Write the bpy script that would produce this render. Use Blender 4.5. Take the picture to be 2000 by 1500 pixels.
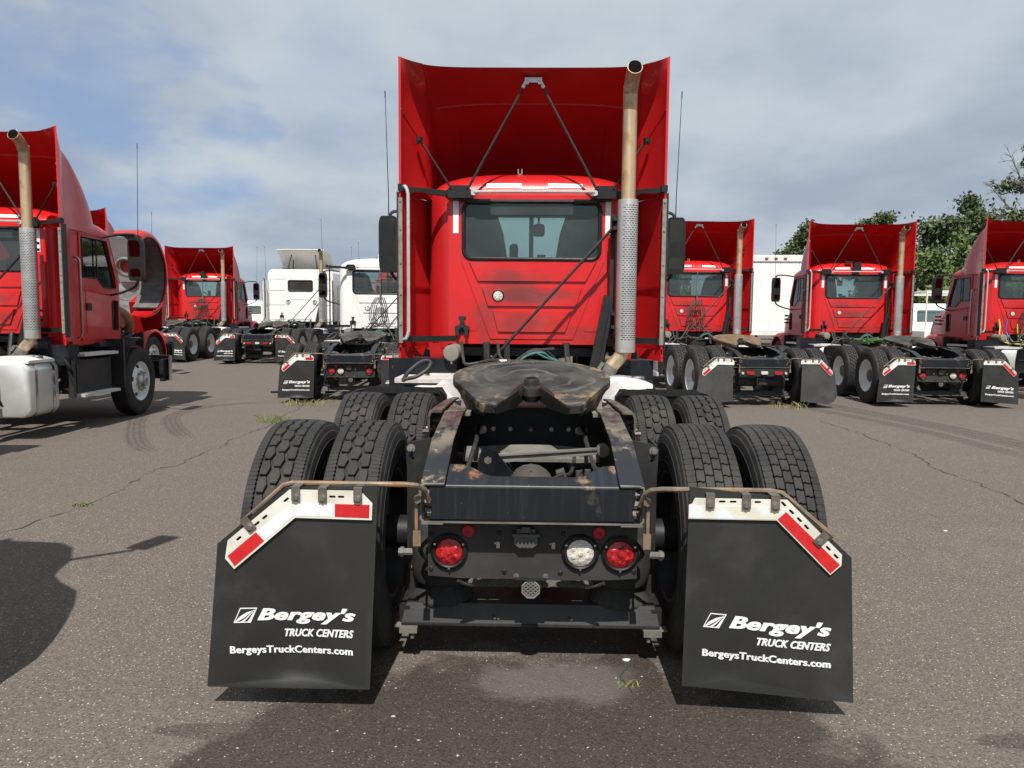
import bpy, bmesh, math, random
from mathutils import Vector, Matrix
from mathutils.geometry import delaunay_2d_cdt
R = math.radians
PI = math.pi
for o in list(bpy.data.objects):
    bpy.data.objects.remove(o)
S = bpy.context.scene
COL = S.collection

# ------------------------------------------------------------------ camera
cam = bpy.data.objects.new('camera', bpy.data.cameras.new('camera'))
COL.objects.link(cam)
S.camera = cam
cam.data.sensor_width = 36.0
cam.data.lens = 36.0 * 1450 / 2000
cam.data.clip_start = 0.05
cam.data.clip_end = 6000
_p, _y, _r = R(4.97), R(1.58), R(0.5)
fw = Vector((-math.sin(_y) * math.cos(_p), math.cos(_y) * math.cos(_p), -math.sin(_p)))
r0 = Vector((math.cos(_y), math.sin(_y), 0))
u0 = r0.cross(fw)
rr = r0 * math.cos(_r) + u0 * math.sin(_r)
uu = u0 * math.cos(_r) - r0 * math.sin(_r)
M = Matrix.Identity(4)
for i in range(3):
    M[i][0], M[i][1], M[i][2] = rr[i], uu[i], -fw[i]
M[0][3], M[1][3], M[2][3] = 0, 0, 1.5
cam.matrix_world = M

# ------------------------------------------------------------------ sun, sky, exposure
SUN_EL, SUN_AZ = 55.0, -1.0        # light travels towards +Y; az turns it towards +X
sun = bpy.data.objects.new('sun', bpy.data.lights.new('sun', 'SUN'))
COL.objects.link(sun)
sun.data.energy = 5.0
sun.data.angle = R(0.55)
sun.data.color = (1.0, 0.955, 0.89)
_d = Vector((math.sin(R(SUN_AZ)) * math.cos(R(SUN_EL)), math.cos(R(SUN_AZ)) * math.cos(R(SUN_EL)), -math.sin(R(SUN_EL))))
sun.rotation_euler = _d.to_track_quat('-Z', 'Y').to_euler()
S.view_settings.view_transform = 'Standard'
S.view_settings.look = 'None'
S.view_settings.exposure = 0.3
S.view_settings.gamma = 1
S.view_settings.use_curve_mapping = False

W = bpy.data.worlds.new('World')
S.world = W
W.use_nodes = True


class NT:
    """tiny node helper"""
    def __init__(s, tree):
        s.t = tree
        s.n = tree.nodes
        s.l = tree.links

    def add(s, typ, **kw):
        n = s.n.new(typ)
        for k, v in kw.items():
            if k.startswith('i_'):
                key = k[2:].replace('_', ' ')
                n.inputs[key].default_value = v
            else:
                setattr(n, k, v)
        return n

    def set(s, sock, v):
        if isinstance(v, bpy.types.NodeSocket):
            s.l.new(v, sock)
        elif hasattr(sock, 'default_value'):
            if isinstance(v, tuple) and len(v) == 3 and sock.type == 'RGBA':
                v = (*v, 1)
            sock.default_value = v

    def math(s, op, a, b=0.0, c=None, clamp=False):
        n = s.n.new('ShaderNodeMath')
        n.operation = op
        n.use_clamp = clamp
        s.set(n.inputs[0], a)
        s.set(n.inputs[1], b)
        if c is not None:
            s.set(n.inputs[2], c)
        return n.outputs[0]

    def noise(s, vec, scale, detail=4, rough=.55, out='Fac', dist=0.0):
        n = s.n.new('ShaderNodeTexNoise')
        if vec is not None:
            s.l.new(vec, n.inputs['Vector'])
        n.inputs['Scale'].default_value = scale
        n.inputs['Detail'].default_value = detail
        n.inputs['Roughness'].default_value = rough
        n.inputs['Distortion'].default_value = dist
        return n.outputs[out]

    def ramp(s, fac, a, b, ca=(0, 0, 0), cb=(1, 1, 1), smooth=True):
        n = s.n.new('ShaderNodeValToRGB')
        s.l.new(fac, n.inputs[0])
        e = n.color_ramp.elements
        e[0].position, e[1].position = a, b
        e[0].color, e[1].color = (*ca, 1), (*cb, 1)
        n.color_ramp.interpolation = 'EASE' if smooth else 'LINEAR'
        return n.outputs[0]

    def mix(s, fac, a, b, blend='MIX'):
        n = s.n.new('ShaderNodeMix')
        n.data_type = 'RGBA'
        n.blend_type = blend
        s.set(n.inputs[0], fac)
        s.set(n.inputs[6], a)
        s.set(n.inputs[7], b)
        return n.outputs[2]

    def mapping(s, vec, scale=(1, 1, 1), loc=(0, 0, 0), rot=(0, 0, 0)):
        n = s.n.new('ShaderNodeMapping')
        s.l.new(vec, n.inputs[0])
        n.inputs['Scale'].default_value = scale
        n.inputs['Location'].default_value = loc
        n.inputs['Rotation'].default_value = rot
        return n.outputs[0]


def build_world():
    W.node_tree.nodes.clear()
    t = NT(W.node_tree)
    out = t.add('ShaderNodeOutputWorld')
    bg = t.add('ShaderNodeBackground')
    bg.inputs['Strength'].default_value = 0.1
    t.l.new(bg.outputs[0], out.inputs[0])
    sky = t.add('ShaderNodeTexSky')
    sky.sky_type = 'NISHITA'
    sky.sun_disc = False
    sky.sun_elevation = R(SUN_EL)
    sky.sun_rotation = R(180 + SUN_AZ)
    sky.air_density = 1.0
    sky.dust_density = 0.6
    tc = t.add('ShaderNodeTexCoord')
    sep = t.add('ShaderNodeSeparateXYZ')
    t.l.new(tc.outputs['Generated'], sep.inputs[0])
    z = t.math('MAXIMUM', sep.outputs[2], 0.0)
    den = t.math('ADD', z, 0.22)
    cx = t.math('DIVIDE', sep.outputs[0], den)
    cy = t.math('DIVIDE', sep.outputs[1], den)
    cmb = t.add('ShaderNodeCombineXYZ')
    t.set(cmb.inputs[0], cx)
    t.set(cmb.inputs[1], cy)
    v = cmb.outputs[0]
    v1 = t.mapping(v, (1, 1, 1), (4.35, 1.9, 0))
    n1 = t.noise(v1, 0.8, 6, .5, dist=.25)                 # cover
    n2 = t.noise(t.mapping(v, (1, .8, 1), (7.3, 1.2, 3.0)), 1.1, 7, .5)     # light and dark cloud
    n3 = t.noise(t.mapping(v, (1, 1, 1), (2.3, 8.2, 5.0)), 2.6, 8, .56)    # wisps
    hole = None
    for d, r1, r2, k in (((-.505, .832, .250), .972, 1.004, .36), ((-.262, .920, .29), .988, 1.004, .20)):
        dn = Vector(d).normalized()
        dp = t.n.new('ShaderNodeVectorMath')
        dp.operation = 'DOT_PRODUCT'
        t.l.new(tc.outputs['Generated'], dp.inputs[0])
        dp.inputs[1].default_value = dn
        wob = t.math('MULTIPLY', t.math('SUBTRACT', t.noise(t.mapping(tc.outputs['Generated'], (1, 1, 2.2)), 5.5, 5, .5), .5), (1 - r1) * 2.6)
        h = t.math('MULTIPLY', t.ramp(t.math('ADD', dp.outputs['Value'], wob), r1, r2), k)
        hole = h if hole is None else t.math('MAXIMUM', hole, h)
    cover = t.ramp(t.math('SUBTRACT', t.math('ADD', n1, .20), hole), .24, .56)
    cover = t.math('ADD', .22, t.math('MULTIPLY', cover, .78))
    dark = (2.95, 3.5, 4.3)
    light = (4.5, 5.05, 5.55)
    lum = t.math('ADD', t.math('MULTIPLY', n2, .7), t.math('MULTIPLY', n3, .3))
    cl = t.mix(t.ramp(lum, .38, .64), dark, light)
    cl = t.mix(t.ramp(z, .25, .62), cl, t.mix(.6, cl, (4.5, 5.1, 5.5)))
    skyc = t.mix(1.0, sky.outputs[0], (0.62, 0.72, 0.92), 'MULTIPLY')
    skyc = t.mix(.75, skyc, (2.1, 3.15, 5.0))
    c = t.mix(cover, skyc, cl)
    t.l.new(c, bg.inputs['Color'])


build_world()

# ------------------------------------------------------------------ mesh builder


def RW(y):            # plate frame facing the rear (-Y): u = x, v = z
    return Matrix(((1, 0, 0, 0), (0, 0, -1, y), (0, 1, 0, 0), (0, 0, 0, 1)))


def SW(x):            # plate frame facing +X: u = y, v = z
    return Matrix(((0, 0, 1, x), (1, 0, 0, 0), (0, 1, 0, 0), (0, 0, 0, 1)))


def TW(z):            # plate frame facing up: u = x, v = y
    return Matrix.Translation((0, 0, z))


def rrect(x0, x1, z0, z1, r=.05, n=5):
    pts = []
    for cx, cz, a in ((x1 - r, z0 + r, -90), (x1 - r, z1 - r, 0), (x0 + r, z1 - r, 90), (x0 + r, z0 + r, 180)):
        for i in range(n + 1):
            t = R(a + 90 * i / n)
            pts.append((cx + r * math.cos(t), cz + r * math.sin(t)))
    return pts


def circ(cx, cy, r, n=20):
    return [(cx + r * math.cos(2 * PI * i / n), cy + r * math.sin(2 * PI * i / n)) for i in range(n)]


def area(p):
    return sum(p[i - 1][0] * p[i][1] - p[i][0] * p[i - 1][1] for i in range(len(p))) / 2


class MB:
    def __init__(s):
        s.v = []
        s.f = []

    def add(s, vs, fs):
        o = len(s.v)
        s.v += [Vector(p) for p in vs]
        s.f += [tuple(i + o for i in f) for f in fs]
        return s

    def box(s, c, d, rot=None):
        x, y, z = d[0] / 2, d[1] / 2, d[2] / 2
        vs = [Vector((a, b, e)) for a in (-x, x) for b in (-y, y) for e in (-z, z)]
        if rot is not None:
            vs = [rot @ p for p in vs]
        s.add([p + Vector(c) for p in vs],
              [(0, 1, 3, 2), (4, 6, 7, 5), (0, 4, 5, 1), (2, 3, 7, 6), (0, 2, 6, 4), (1, 5, 7, 3)])
        return s

    def bar(s, a, b, w, t, up=(0, 0, 1)):
        a, b = Vector(a), Vector(b)
        d = (b - a)
        L = d.length
        d.normalize()
        up = Vector(up)
        x = d.cross(up).normalized()
        u = x.cross(d)
        m = Matrix((x, d, u)).transposed()
        return s.box((a + b) / 2, (w, L, t), m)

    def tube(s, pts, r, n=8, cap=True, closed=False):
        pts = [Vector(p) for p in pts]
        rs = r if isinstance(r, (list, tuple)) else [r] * len(pts)
        N = len(pts)
        prev = None
        rings = []
        for i, p in enumerate(pts):
            if closed:
                d = pts[(i + 1) % N] - pts[i - 1]
            else:
                d = pts[min(i + 1, N - 1)] - pts[max(i - 1, 0)]
            d.normalize()
            if prev is None:
                x = d.orthogonal().normalized()
            else:
                x = (prev - d * prev.dot(d))
                x = x.normalized() if x.length > 1e-6 else d.orthogonal().normalized()
            prev = x
            yv = d.cross(x)
            rings.append([p + (x * math.cos(2 * PI * k / n) + yv * math.sin(2 * PI * k / n)) * rs[i] for k in range(n)])
        s.loft(rings, True, cap and not closed, closed)
        return s

    def loft(s, rings, closed=True, cap=True, loop=False):
        n = len(rings[0])
        vs = [p for rg in rings for p in rg]
        fs = []
        m = len(rings)
        for i in range(m if loop else m - 1):
            for k in range(n if closed else n - 1):
                a, b = i * n + k, i * n + (k + 1) % n
                c, d = ((i + 1) % m) * n + (k + 1) % n, ((i + 1) % m) * n + k
                fs.append((a, b, c, d))
        if cap:
            fs.append(tuple(reversed(range(n))))
            fs.append(tuple(range((m - 1) * n, m * n)))
        return s.add(vs, fs)

    def lathe(s, prof, c=(0, 0, 0), axis='z', n=24, cap=True, a0=0, a1=360):
        """prof: list of (radius, height along the axis)"""
        full = abs(a1 - a0) >= 360
        rings = []
        m = n if full else n + 1
        for k in range(m):
            t = R(a0 + (a1 - a0) * k / n)
            rg = []
            for r, h in prof:
                a, b = r * math.cos(t), r * math.sin(t)
                if axis == 'z':
                    q = (a, b, h)
                elif axis == 'x':
                    q = (h, a, b)
                else:
                    q = (b, h, a)
                rg.append(Vector(q) + Vector(c))
            rings.append(rg)
        k = len(prof)
        vs = [p for rg in rings for p in rg]
        fs = []
        for i in range(n):
            j = (i + 1) % m
            for q in range(k - 1):
                fs.append((i * k + q, j * k + q, j * k + q + 1, i * k + q + 1))
        s.add(vs, fs)
        if cap and full:
            o = len(s.v) - len(vs)
            if prof[0][0] > 1e-5:
                s.f.append(tuple(o + i * k for i in reversed(range(m))))
            if prof[-1][0] > 1e-5:
                s.f.append(tuple(o + i * k + k - 1 for i in range(m)))
        return s

    def cyl(s, c, r, h, axis='z', n=20, ch=0.0):
        if ch:
            return s.lathe([(r - ch, 0), (r, ch), (r, h - ch), (r - ch, h)], c, axis, n)
        return s.lathe([(r, 0), (r, h)], c, axis, n)

    def plate(s, outer, holes=(), t=.01, m=None, grid=0):
        """2-D outline with holes, thickness t along the frame's third axis, starting at 0"""
        m = m or Matrix.Identity(4)
        loops = []
        o = list(outer)
        if area(o) < 0:
            o.reverse()
        loops.append(o)
        for h in holes:
            h = list(h)
            if area(h) > 0:
                h.reverse()
            loops.append(h)
        if not holes and len(o) <= 4 and not grid:
            V2, T = o, [tuple(range(len(o)))]
        else:
            pv = []
            pe = []
            for lp in loops:
                k = len(pv)
                pv += [Vector(p) for p in lp]
                pe += [(k + i, k + (i + 1) % len(lp)) for i in range(len(lp))]
            def inside(pt, lp):
                c = False
                for i in range(len(lp)):
                    (x1, y1), (x2, y2) = lp[i - 1][:2], lp[i][:2]
                    if (y1 > pt[1]) != (y2 > pt[1]) and pt[0] < (x2 - x1) * (pt[1] - y1) / (y2 - y1) + x1:
                        c = not c
                return c
            if grid:
                xs, ys = [p[0] for p in o], [p[1] for p in o]
                gx = min(xs) + grid * .5
                while gx < max(xs):
                    gy = min(ys) + grid * .5
                    while gy < max(ys):
                        if inside((gx, gy), o) and min(abs((b[0] - a[0]) * (a[1] - gy) - (a[0] - gx) * (b[1] - a[1])) / (math.hypot(b[0] - a[0], b[1] - a[1]) + 1e-9) for a, b in zip(o, o[1:] + o[:1])) > grid * .3:
                            pv.append(Vector((gx, gy)))
                        gy += grid
                    gx += grid
            res = delaunay_2d_cdt(pv, pe, [tuple(range(len(o)))] if not holes and not grid else [], 1 if not holes and not grid else 2, 1e-6)
            V2 = [tuple(q) for q in res[0]]
            T = []
            for f in res[2]:
                cx = sum(V2[i][0] for i in f) / len(f)
                cy = sum(V2[i][1] for i in f) / len(f)
                if inside((cx, cy), loops[0]) and not any(inside((cx, cy), lp) for lp in loops[1:]):
                    if area([V2[i] for i in f]) < 0:
                        f = list(reversed(f))
                    T.append(tuple(f))
        n = len(V2)
        vs = [m @ Vector((p[0], p[1], 0)) for p in V2] + [m @ Vector((p[0], p[1], t)) for p in V2]
        fs = [tuple(reversed(f)) for f in T] + [tuple(i + n for i in f) for f in T]
        ed = set()
        for f in T:
            for i in range(len(f)):
                ed.add((f[i], f[(i + 1) % len(f)]))
        for a, b in ed:
            if (b, a) not in ed:
                fs.append((a, b, b + n, a + n))
        return s.add(vs, fs)

    def torus(s, c, R0, r, axis='z', n=24, k=8):
        pts = []
        for i in range(n):
            t = 2 * PI * i / n
            a, b = R0 * math.cos(t), R0 * math.sin(t)
            q = (a, b, 0) if axis == 'z' else ((0, a, b) if axis == 'x' else (b, 0, a))
            pts.append(Vector(c) + Vector(q))
        return s.tube(pts, r, k, False, True)

    def bolt(s, c, r=.015, h=.012, axis='y', sgn=-1):
        k = {'x': 0, 'y': 1, 'z': 2}[axis]
        c2 = Vector(c)
        if sgn < 0:
            c2[k] -= h
        s.cyl(c2, r, h, axis, 6)
        c3 = Vector(c)
        if sgn < 0:
            c3[k] -= h * .3
        s.cyl(c3, r * 1.5, h * .3, axis, 10)
        return s

    def mirror(s):
        s.v = [Vector((-p.x, p.y, p.z)) for p in s.v]
        s.f = [tuple(reversed(f)) for f in s.f]
        return s

    def xf(s, m, start=0):
        for i in range(start, len(s.v)):
            s.v[i] = m @ s.v[i]
        return s

    def mesh(s, name, ang=35, bev=0, seg=2, solid=0, fixn=True):
        me = bpy.data.meshes.new(name)
        bm = bmesh.new()
        bv = [bm.verts.new(p) for p in s.v]
        for f in s.f:
            if len(set(f)) > 2:
                try:
                    bm.faces.new([bv[i] for i in f])
                except ValueError:
                    pass
        if solid:
            bmesh.ops.recalc_face_normals(bm, faces=bm.faces)
            bmesh.ops.solidify(bm, geom=list(bm.faces), thickness=solid)
        if bev:
            es = [e for e in bm.edges if len(e.link_faces) == 2 and e.calc_face_angle(0) > R(30)]
            bmesh.ops.bevel(bm, geom=es, offset=bev, segments=seg, profile=.6, affect='EDGES', clamp_overlap=True)
        if fixn:
            bmesh.ops.recalc_face_normals(bm, faces=bm.faces)
        bm.to_mesh(me)
        bm.free()
        me.polygons.foreach_set('use_smooth', [True] * len(me.polygons))
        me.set_sharp_from_angle(angle=R(ang))
        return me


MESH = {}


def clusters(mb, gap=.006):
    """separate pieces of a builder: islands whose boxes do not touch"""
    par = list(range(len(mb.v)))

    def find(i):
        while par[i] != i:
            par[i] = par[par[i]]
            i = par[i]
        return i
    for f in mb.f:
        a = find(f[0])
        for i in f[1:]:
            b = find(i)
            if a != b:
                par[b] = a
    isl = {}
    for k, f in enumerate(mb.f):
        isl.setdefault(find(f[0]), []).append(k)
    items = []
    for fs in isl.values():
        vs = [mb.v[i] for k in fs for i in mb.f[k]]
        items.append([[min(p[j] for p in vs) - gap for j in range(3)], [max(p[j] for p in vs) + gap for j in range(3)], fs])
    done = False
    while not done:
        done = True
        out = []
        for it in items:
            for q in out:
                if all(it[0][j] <= q[1][j] and q[0][j] <= it[1][j] for j in range(3)):
                    q[0] = [min(a, b) for a, b in zip(q[0], it[0])]
                    q[1] = [max(a, b) for a, b in zip(q[1], it[1])]
                    q[2] = q[2] + it[2]
                    done = False
                    break
            else:
                out.append(it)
        items = out
    res = []
    for it in items:
        m = MB()
        mp = {}
        for k in sorted(it[2]):
            g = []
            for i in mb.f[k]:
                if i not in mp:
                    mp[i] = len(m.v)
                    m.v.append(mb.v[i])
                g.append(mp[i])
            m.f.append(tuple(g))
        res.append(m)
    return res


def part(name, key, mat, parent, fn, ang=35, bev=0, seg=2, solid=0, label=None, loc=None, rot=None, stuff=False, fixn=True, split=True):
    if key not in MESH:
        mb = MB()
        fn(mb)
        lst = clusters(mb) if split and not stuff and len(mb.f) < 4000 else [mb]
        MESH[key] = []
        for q in lst:
            me = q.mesh(name, ang, bev, seg, solid, fixn)
            me.materials.append(mat)
            MESH[key].append(me)
    first = None
    for me in MESH[key]:
        o = part_one(name, me, mat, parent, label, loc, rot, stuff)
        first = first or o
    return first


def part_one(name, me, mat, parent, label, loc, rot, stuff):
    o = bpy.data.objects.new(name, me)
    COL.objects.link(o)
    if me.materials[0] != mat:
        o.material_slots[0].link = 'OBJECT'
        o.material_slots[0].material = mat
    if parent is not None:
        o.parent = parent
    if loc is not None:
        o.location = loc
    if rot is not None:
        o.rotation_euler = rot
    if label:
        o['label'] = label
    if stuff:
        o['kind'] = 'stuff'
    return o


def root(name, label, cat, loc, rz=0, group=None):
    o = bpy.data.objects.new(name, None)
    o.empty_display_size = .3
    COL.objects.link(o)
    o.location = loc
    o.rotation_euler = (0, 0, rz)
    o['label'] = label
    o['category'] = cat
    if group:
        o['group'] = group
    return o


# ------------------------------------------------------------------ materials
MT = {}


def pm(name, c1, c2=None, scale=6, rough=.5, metal=0, coat=0, bump=0, bscale=60, rust=None, rlo=.6, rhi=.7, rscale=5,
       detail=5, rvar=.12, stretch=(1, 1, 1), spec=.5, lo=.35, hi=.65, dust=None, dlo=.5, dhi=.75):
    if name in MT:
        return MT[name]
    m = bpy.data.materials.new(name)
    m.use_nodes = True
    t = NT(m.node_tree)
    b = t.n['Principled BSDF']
    co = t.add('ShaderNodeTexCoord').outputs['Object']
    if stretch != (1, 1, 1):
        co = t.mapping(co, stretch)
    c2 = c2 or tuple(x * .8 for x in c1)
    n = t.noise(co, scale, detail)
    col = t.mix(t.ramp(n, lo, hi), c1, c2)
    rg = t.math('ADD', t.math('MULTIPLY', t.noise(co, scale * 3.1, 4), rvar * 2), rough - rvar)
    if dust:
        f = t.ramp(t.noise(t.mapping(co, (1, 1, 1), (3, 7, 1)), rscale * .7, 7, .65), dlo, dhi)
        f = t.math('MULTIPLY', f, .8)
        col = t.mix(f, col, dust)
        rg = t.mix(f, rg, (.85, .85, .85))
    if rust:
        f = t.ramp(t.noise(t.mapping(co, (1, 1, 1), (11, 5, 3)), rscale, 8, .62), rlo, rhi)
        f2 = t.noise(co, rscale * 8, 5)
        col = t.mix(f, col, t.mix(f2, rust, tuple(x * .45 for x in rust)))
        rg = t.mix(f, rg, (.85, .85, .85))
        if metal:
            t.l.new(t.math('MULTIPLY', t.math('SUBTRACT', 1.0, f), metal), b.inputs['Metallic'])
    elif metal:
        b.inputs['Metallic'].default_value = metal
    t.l.new(col, b.inputs['Base Color'])
    t.l.new(rg, b.inputs['Roughness'])
    b.inputs['Specular IOR Level'].default_value = spec
    if coat:
        b.inputs['Coat Weight'].default_value = coat
        b.inputs['Coat Roughness'].default_value = .06
    if bump:
        bp = t.add('ShaderNodeBump')
        bp.inputs['Strength'].default_value = bump
        bp.inputs['Distance'].default_value = .004
        t.l.new(t.noise(co, bscale, 6, .6), bp.inputs['Height'])
        t.l.new(bp.outputs[0], b.inputs['Normal'])
    MT[name] = m
    return m


RUST = (.30, .14, .06)
TAN = (.36, .25, .15)
red = pm('red_paint', (.56, .008, .009), (.50, .007, .008), 1.5, .40, coat=.4, rvar=.06, bump=.03, bscale=3, spec=.35, dust=(.36, .028, .025), dlo=.55, dhi=.95)


def vary(m, lo_):
    """every truck has weathered a little differently: tone by the place it stands at"""
    t = NT(m.node_tree)
    b = t.n['Principled BSDF']
    src = b.inputs['Base Color'].links[0].from_socket
    oi = t.add('ShaderNodeObjectInfo')
    sx = t.add('ShaderNodeSeparateXYZ')
    t.l.new(oi.outputs['Location'], sx.inputs[0])
    r = t.math('FRACT', t.math('ADD', t.math('ADD', t.math('MULTIPLY', sx.outputs[0], .53), t.math('MULTIPLY', sx.outputs[1], .29)), .02))
    t.l.new(t.mix(r, src, t.mix(1.0, src, lo_, 'MULTIPLY')), b.inputs['Base Color'])


vary(red, (.80, 1.2, 1.2))
redin = pm('red_gelcoat', (.56, .009, .010), (.49, .008, .009), 2.0, .42, coat=.35, rvar=.08, bump=.04, bscale=5)
vary(redin, (.85, 1.1, 1.1))
whitep = pm('white_paint', (.78, .78, .76), (.72, .72, .70), 1.5, .36, coat=.6, rvar=.06, dust=(.55, .52, .47), dlo=.6, dhi=1.0)
cream = pm('white_gelcoat', (.70, .70, .66), (.62, .62, .58), 2, .45, coat=.2)
rubber = pm('tyre_rubber', (.026, .026, .027), (.040, .039, .038), 7, .78, bump=.25, bscale=120, dust=(.075, .068, .06), dlo=.45, dhi=.9, spec=.35)
treadm = pm('tread_rubber', (.018, .018, .019), (.029, .0285, .028), 9, .72, bump=.35, bscale=160, dust=(.066, .060, .053), dlo=.42, dhi=.9, spec=.3)
black = pm('black_metal', (.014, .014, .015), (.022, .022, .022), 6, .5, bump=.12, bscale=90, dust=(.07, .062, .052), dlo=.55, dhi=.95)
dustd = pm('dusty_dark_casting', (.045, .042, .037), (.075, .068, .058), 8, .85, bump=.3, bscale=60, rust=RUST, rlo=.68, rhi=.8)
navy = pm('frame_paint', (.0055, .0075, .012), (.011, .013, .017), 5, .36, coat=.05, spec=.28, bump=.1, bscale=40, rust=TAN, rlo=.66, rhi=.73, rscale=4.5, dust=(.045, .042, .037), dlo=.55, dhi=.95, stretch=(2.2, 1, .5))


def worn_rail():
    """frame paint worn to brown primer and dust where trailers slide up, bare tan scrapes near the tail"""
    m = bpy.data.materials.new('worn_rail_paint')
    m.use_nodes = True
    t = NT(m.node_tree)
    b = t.n['Principled BSDF']
    co = t.add('ShaderNodeTexCoord').outputs['Object']
    sp = t.add('ShaderNodeSeparateXYZ')
    t.l.new(co, sp.inputs[0])
    n1 = t.noise(co, 9, 7, .65)
    n2 = t.noise(t.mapping(co, (1, 1, 1), (4, 4, 4)), 5, 6, .6)
    n3 = t.noise(t.mapping(co, (1.0, .35, 1), (9, 2, 1)), 14, 6, .6)
    slide = t.ramp(t.math('ADD', sp.outputs[1], t.math('MULTIPLY', t.math('SUBTRACT', n2, .5), .6)), -.22, .12)
    c = t.mix(n2, (.008, .010, .015), (.016, .018, .022))
    worn = t.mix(t.ramp(n3, .35, .65), (.052, .030, .027), (.135, .115, .092))
    c = t.mix(t.math('MULTIPLY', slide, t.ramp(n1, .25, .55)), c, worn)
    kink = t.math('ABSOLUTE', t.math('ADD', sp.outputs[1], .06))
    kb = t.math('MULTIPLY', t.ramp(kink, .06, .26, (1, 1, 1), (0, 0, 0)), t.ramp(n3, .42, .60))
    c = t.mix(kb, c, t.mix(n1, (.10, .090, .076), (.21, .165, .115)))
    tail = t.math('ABSOLUTE', t.math('ADD', sp.outputs[1], .44))
    tb = t.math('MULTIPLY', t.ramp(tail, .02, .06, (1, 1, 1), (0, 0, 0)), t.ramp(n2, .48, .58))
    c = t.mix(tb, c, (.24, .18, .115))
    c = t.mix(t.ramp(n1, .60, .68), c, (.27, .19, .12))
    t.l.new(c, b.inputs['Base Color'])
    t.l.new(t.ramp(n1, .4, .7, (.38, .38, .38), (.8, .8, .8)), b.inputs['Roughness'])
    return m


wrail = worn_rail()


def cross_paint():
    """dark blue-black paint with chips, rust spots and the dribble under the dent"""
    m = bpy.data.materials.new('crossmember_paint')
    m.use_nodes = True
    t = NT(m.node_tree)
    b = t.n['Principled BSDF']
    co = t.add('ShaderNodeTexCoord').outputs['Object']
    sp = t.add('ShaderNodeSeparateXYZ')
    t.l.new(co, sp.inputs[0])
    x, z = sp.outputs[0], sp.outputs[2]
    n = t.noise(co, 38, 8, .72)
    n5 = t.noise(t.mapping(co, (1, 1, 1), (3, 1, 7)), 90, 4, .7)
    st = t.noise(t.mapping(co, (30, 1, 2.2)), 1.6, 6, .6)
    c = t.mix(t.noise(co, 6, 5), (.0055, .0075, .012), (.012, .014, .018))
    c = t.mix(t.math('MULTIPLY', t.ramp(st, .45, .85), .38), c, (.050, .048, .044))
    c = t.mix(t.ramp(t.noise(co, 60, 3), .70, .76), c, (.11, .10, .085))
    for cx, cz, rx, rz, col in ((-.232, .876, .030, .016, (.38, .17, .07)), (-.30, .893, .035, .012, (.30, .20, .11)), (.205, .860, .034, .009, (.34, .23, .13)), (.222, .842, .028, .012, (.26, .17, .10)),
                                (.235, .800, .028, .034, (.075, .068, .056)), (.33, .895, .022, .014, (.36, .23, .12)), (.262, .76, .012, .04, (.06, .055, .047))):
        dx = t.math('DIVIDE', t.math('SUBTRACT', x, cx), rx)
        dz = t.math('DIVIDE', t.math('SUBTRACT', z, cz), rz)
        d = t.math('SQRT', t.math('ADD', t.math('MULTIPLY', dx, dx), t.math('MULTIPLY', dz, dz)))
        d = t.math('ADD', d, t.math('MULTIPLY', t.math('SUBTRACT', n, .5), 3.2))
        g = t.math('MULTIPLY', t.ramp(d, .35, 1.15, (1, 1, 1), (0, 0, 0)), t.ramp(n5, .30, .55))
        c = t.mix(g, c, t.mix(n5, tuple(q * .8 for q in col), tuple(q * .35 for q in col)))
    t.l.new(c, b.inputs['Base Color'])
    b.inputs['Roughness'].default_value = .4
    b.inputs['Specular IOR Level'].default_value = .35
    return m


crossp = cross_paint()
dusty = pm('dusty_steel', (.10, .095, .085), (.17, .16, .14), 8, .8, bump=.2, bscale=70, rust=RUST, rlo=.66, rhi=.8)
plastic = pm('black_plastic', (.011, .011, .012), (.015, .015, .015), 8, .5, bump=.15, bscale=200, spec=.3)
flapm = pm('flap_rubber', (.0175, .018, .0185), (.0215, .022, .022), 2.5, .5, bump=.08, bscale=150, rvar=.06, dust=(.042, .0415, .040), dlo=.48, dhi=.9)
oldflap = pm('scuffed_flap_rubber', (.035, .035, .035), (.05, .05, .048), 4, .65, bump=.1, dust=(.10, .095, .09), dlo=.5, dhi=.95)
grease = pm('dark_grease', (.010, .0095, .009), (.02, .018, .016), 9, .38, bump=.5, bscale=40)
chrome = pm('chrome', (.72, .72, .72), (.6, .6, .6), 5, .16, metal=1, rvar=.06)
steel = pm('brushed_steel', (.52, .51, .49), (.42, .41, .39), 10, .36, metal=1, stretch=(1, 1, .15))
silver = pm('polished_rail', (.72, .71, .69), (.62, .61, .59), 12, .33, metal=.6)
shield = pm('perforated_steel', (.66, .65, .63), (.55, .54, .52), 8, .42, metal=.75)
alu = pm('tank_aluminium', (.74, .74, .73), (.66, .66, .65), 3, .38, metal=.55)
deck = pm('white_deck_plate', (.56, .53, .50), (.46, .42, .39), 12, .55, bump=.6, bscale=26, dust=(.42, .37, .32))
rusty = pm('rusty_bar', (.13, .10, .075), (.24, .17, .115), 14, .62, bump=.3, bscale=90, metal=.3, rust=(.33, .17, .07), rlo=.52, rhi=.66, rscale=9)
bplate = pm('bracket_plate', (.66, .64, .58), (.55, .52, .45), 8, .5, rust=(.38, .22, .10), rlo=.62, rhi=.82, rscale=9)
tape_w = pm('reflective_white', (.78, .79, .80), (.68, .70, .72), 30, .35)
tape_r = pm('reflective_red', (.55, .018, .02), (.46, .015, .018), 20, .3, coat=.3)
tape_b = pm('weathered_reflective_tape', (.66, .70, .74), (.60, .56, .45), 14, .4, rust=(.45, .31, .14), rlo=.62, rhi=.8, rscale=7)
print_w = pm('white_print', (.80, .80, .80), (.72, .72, .72), 9, .5)
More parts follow.
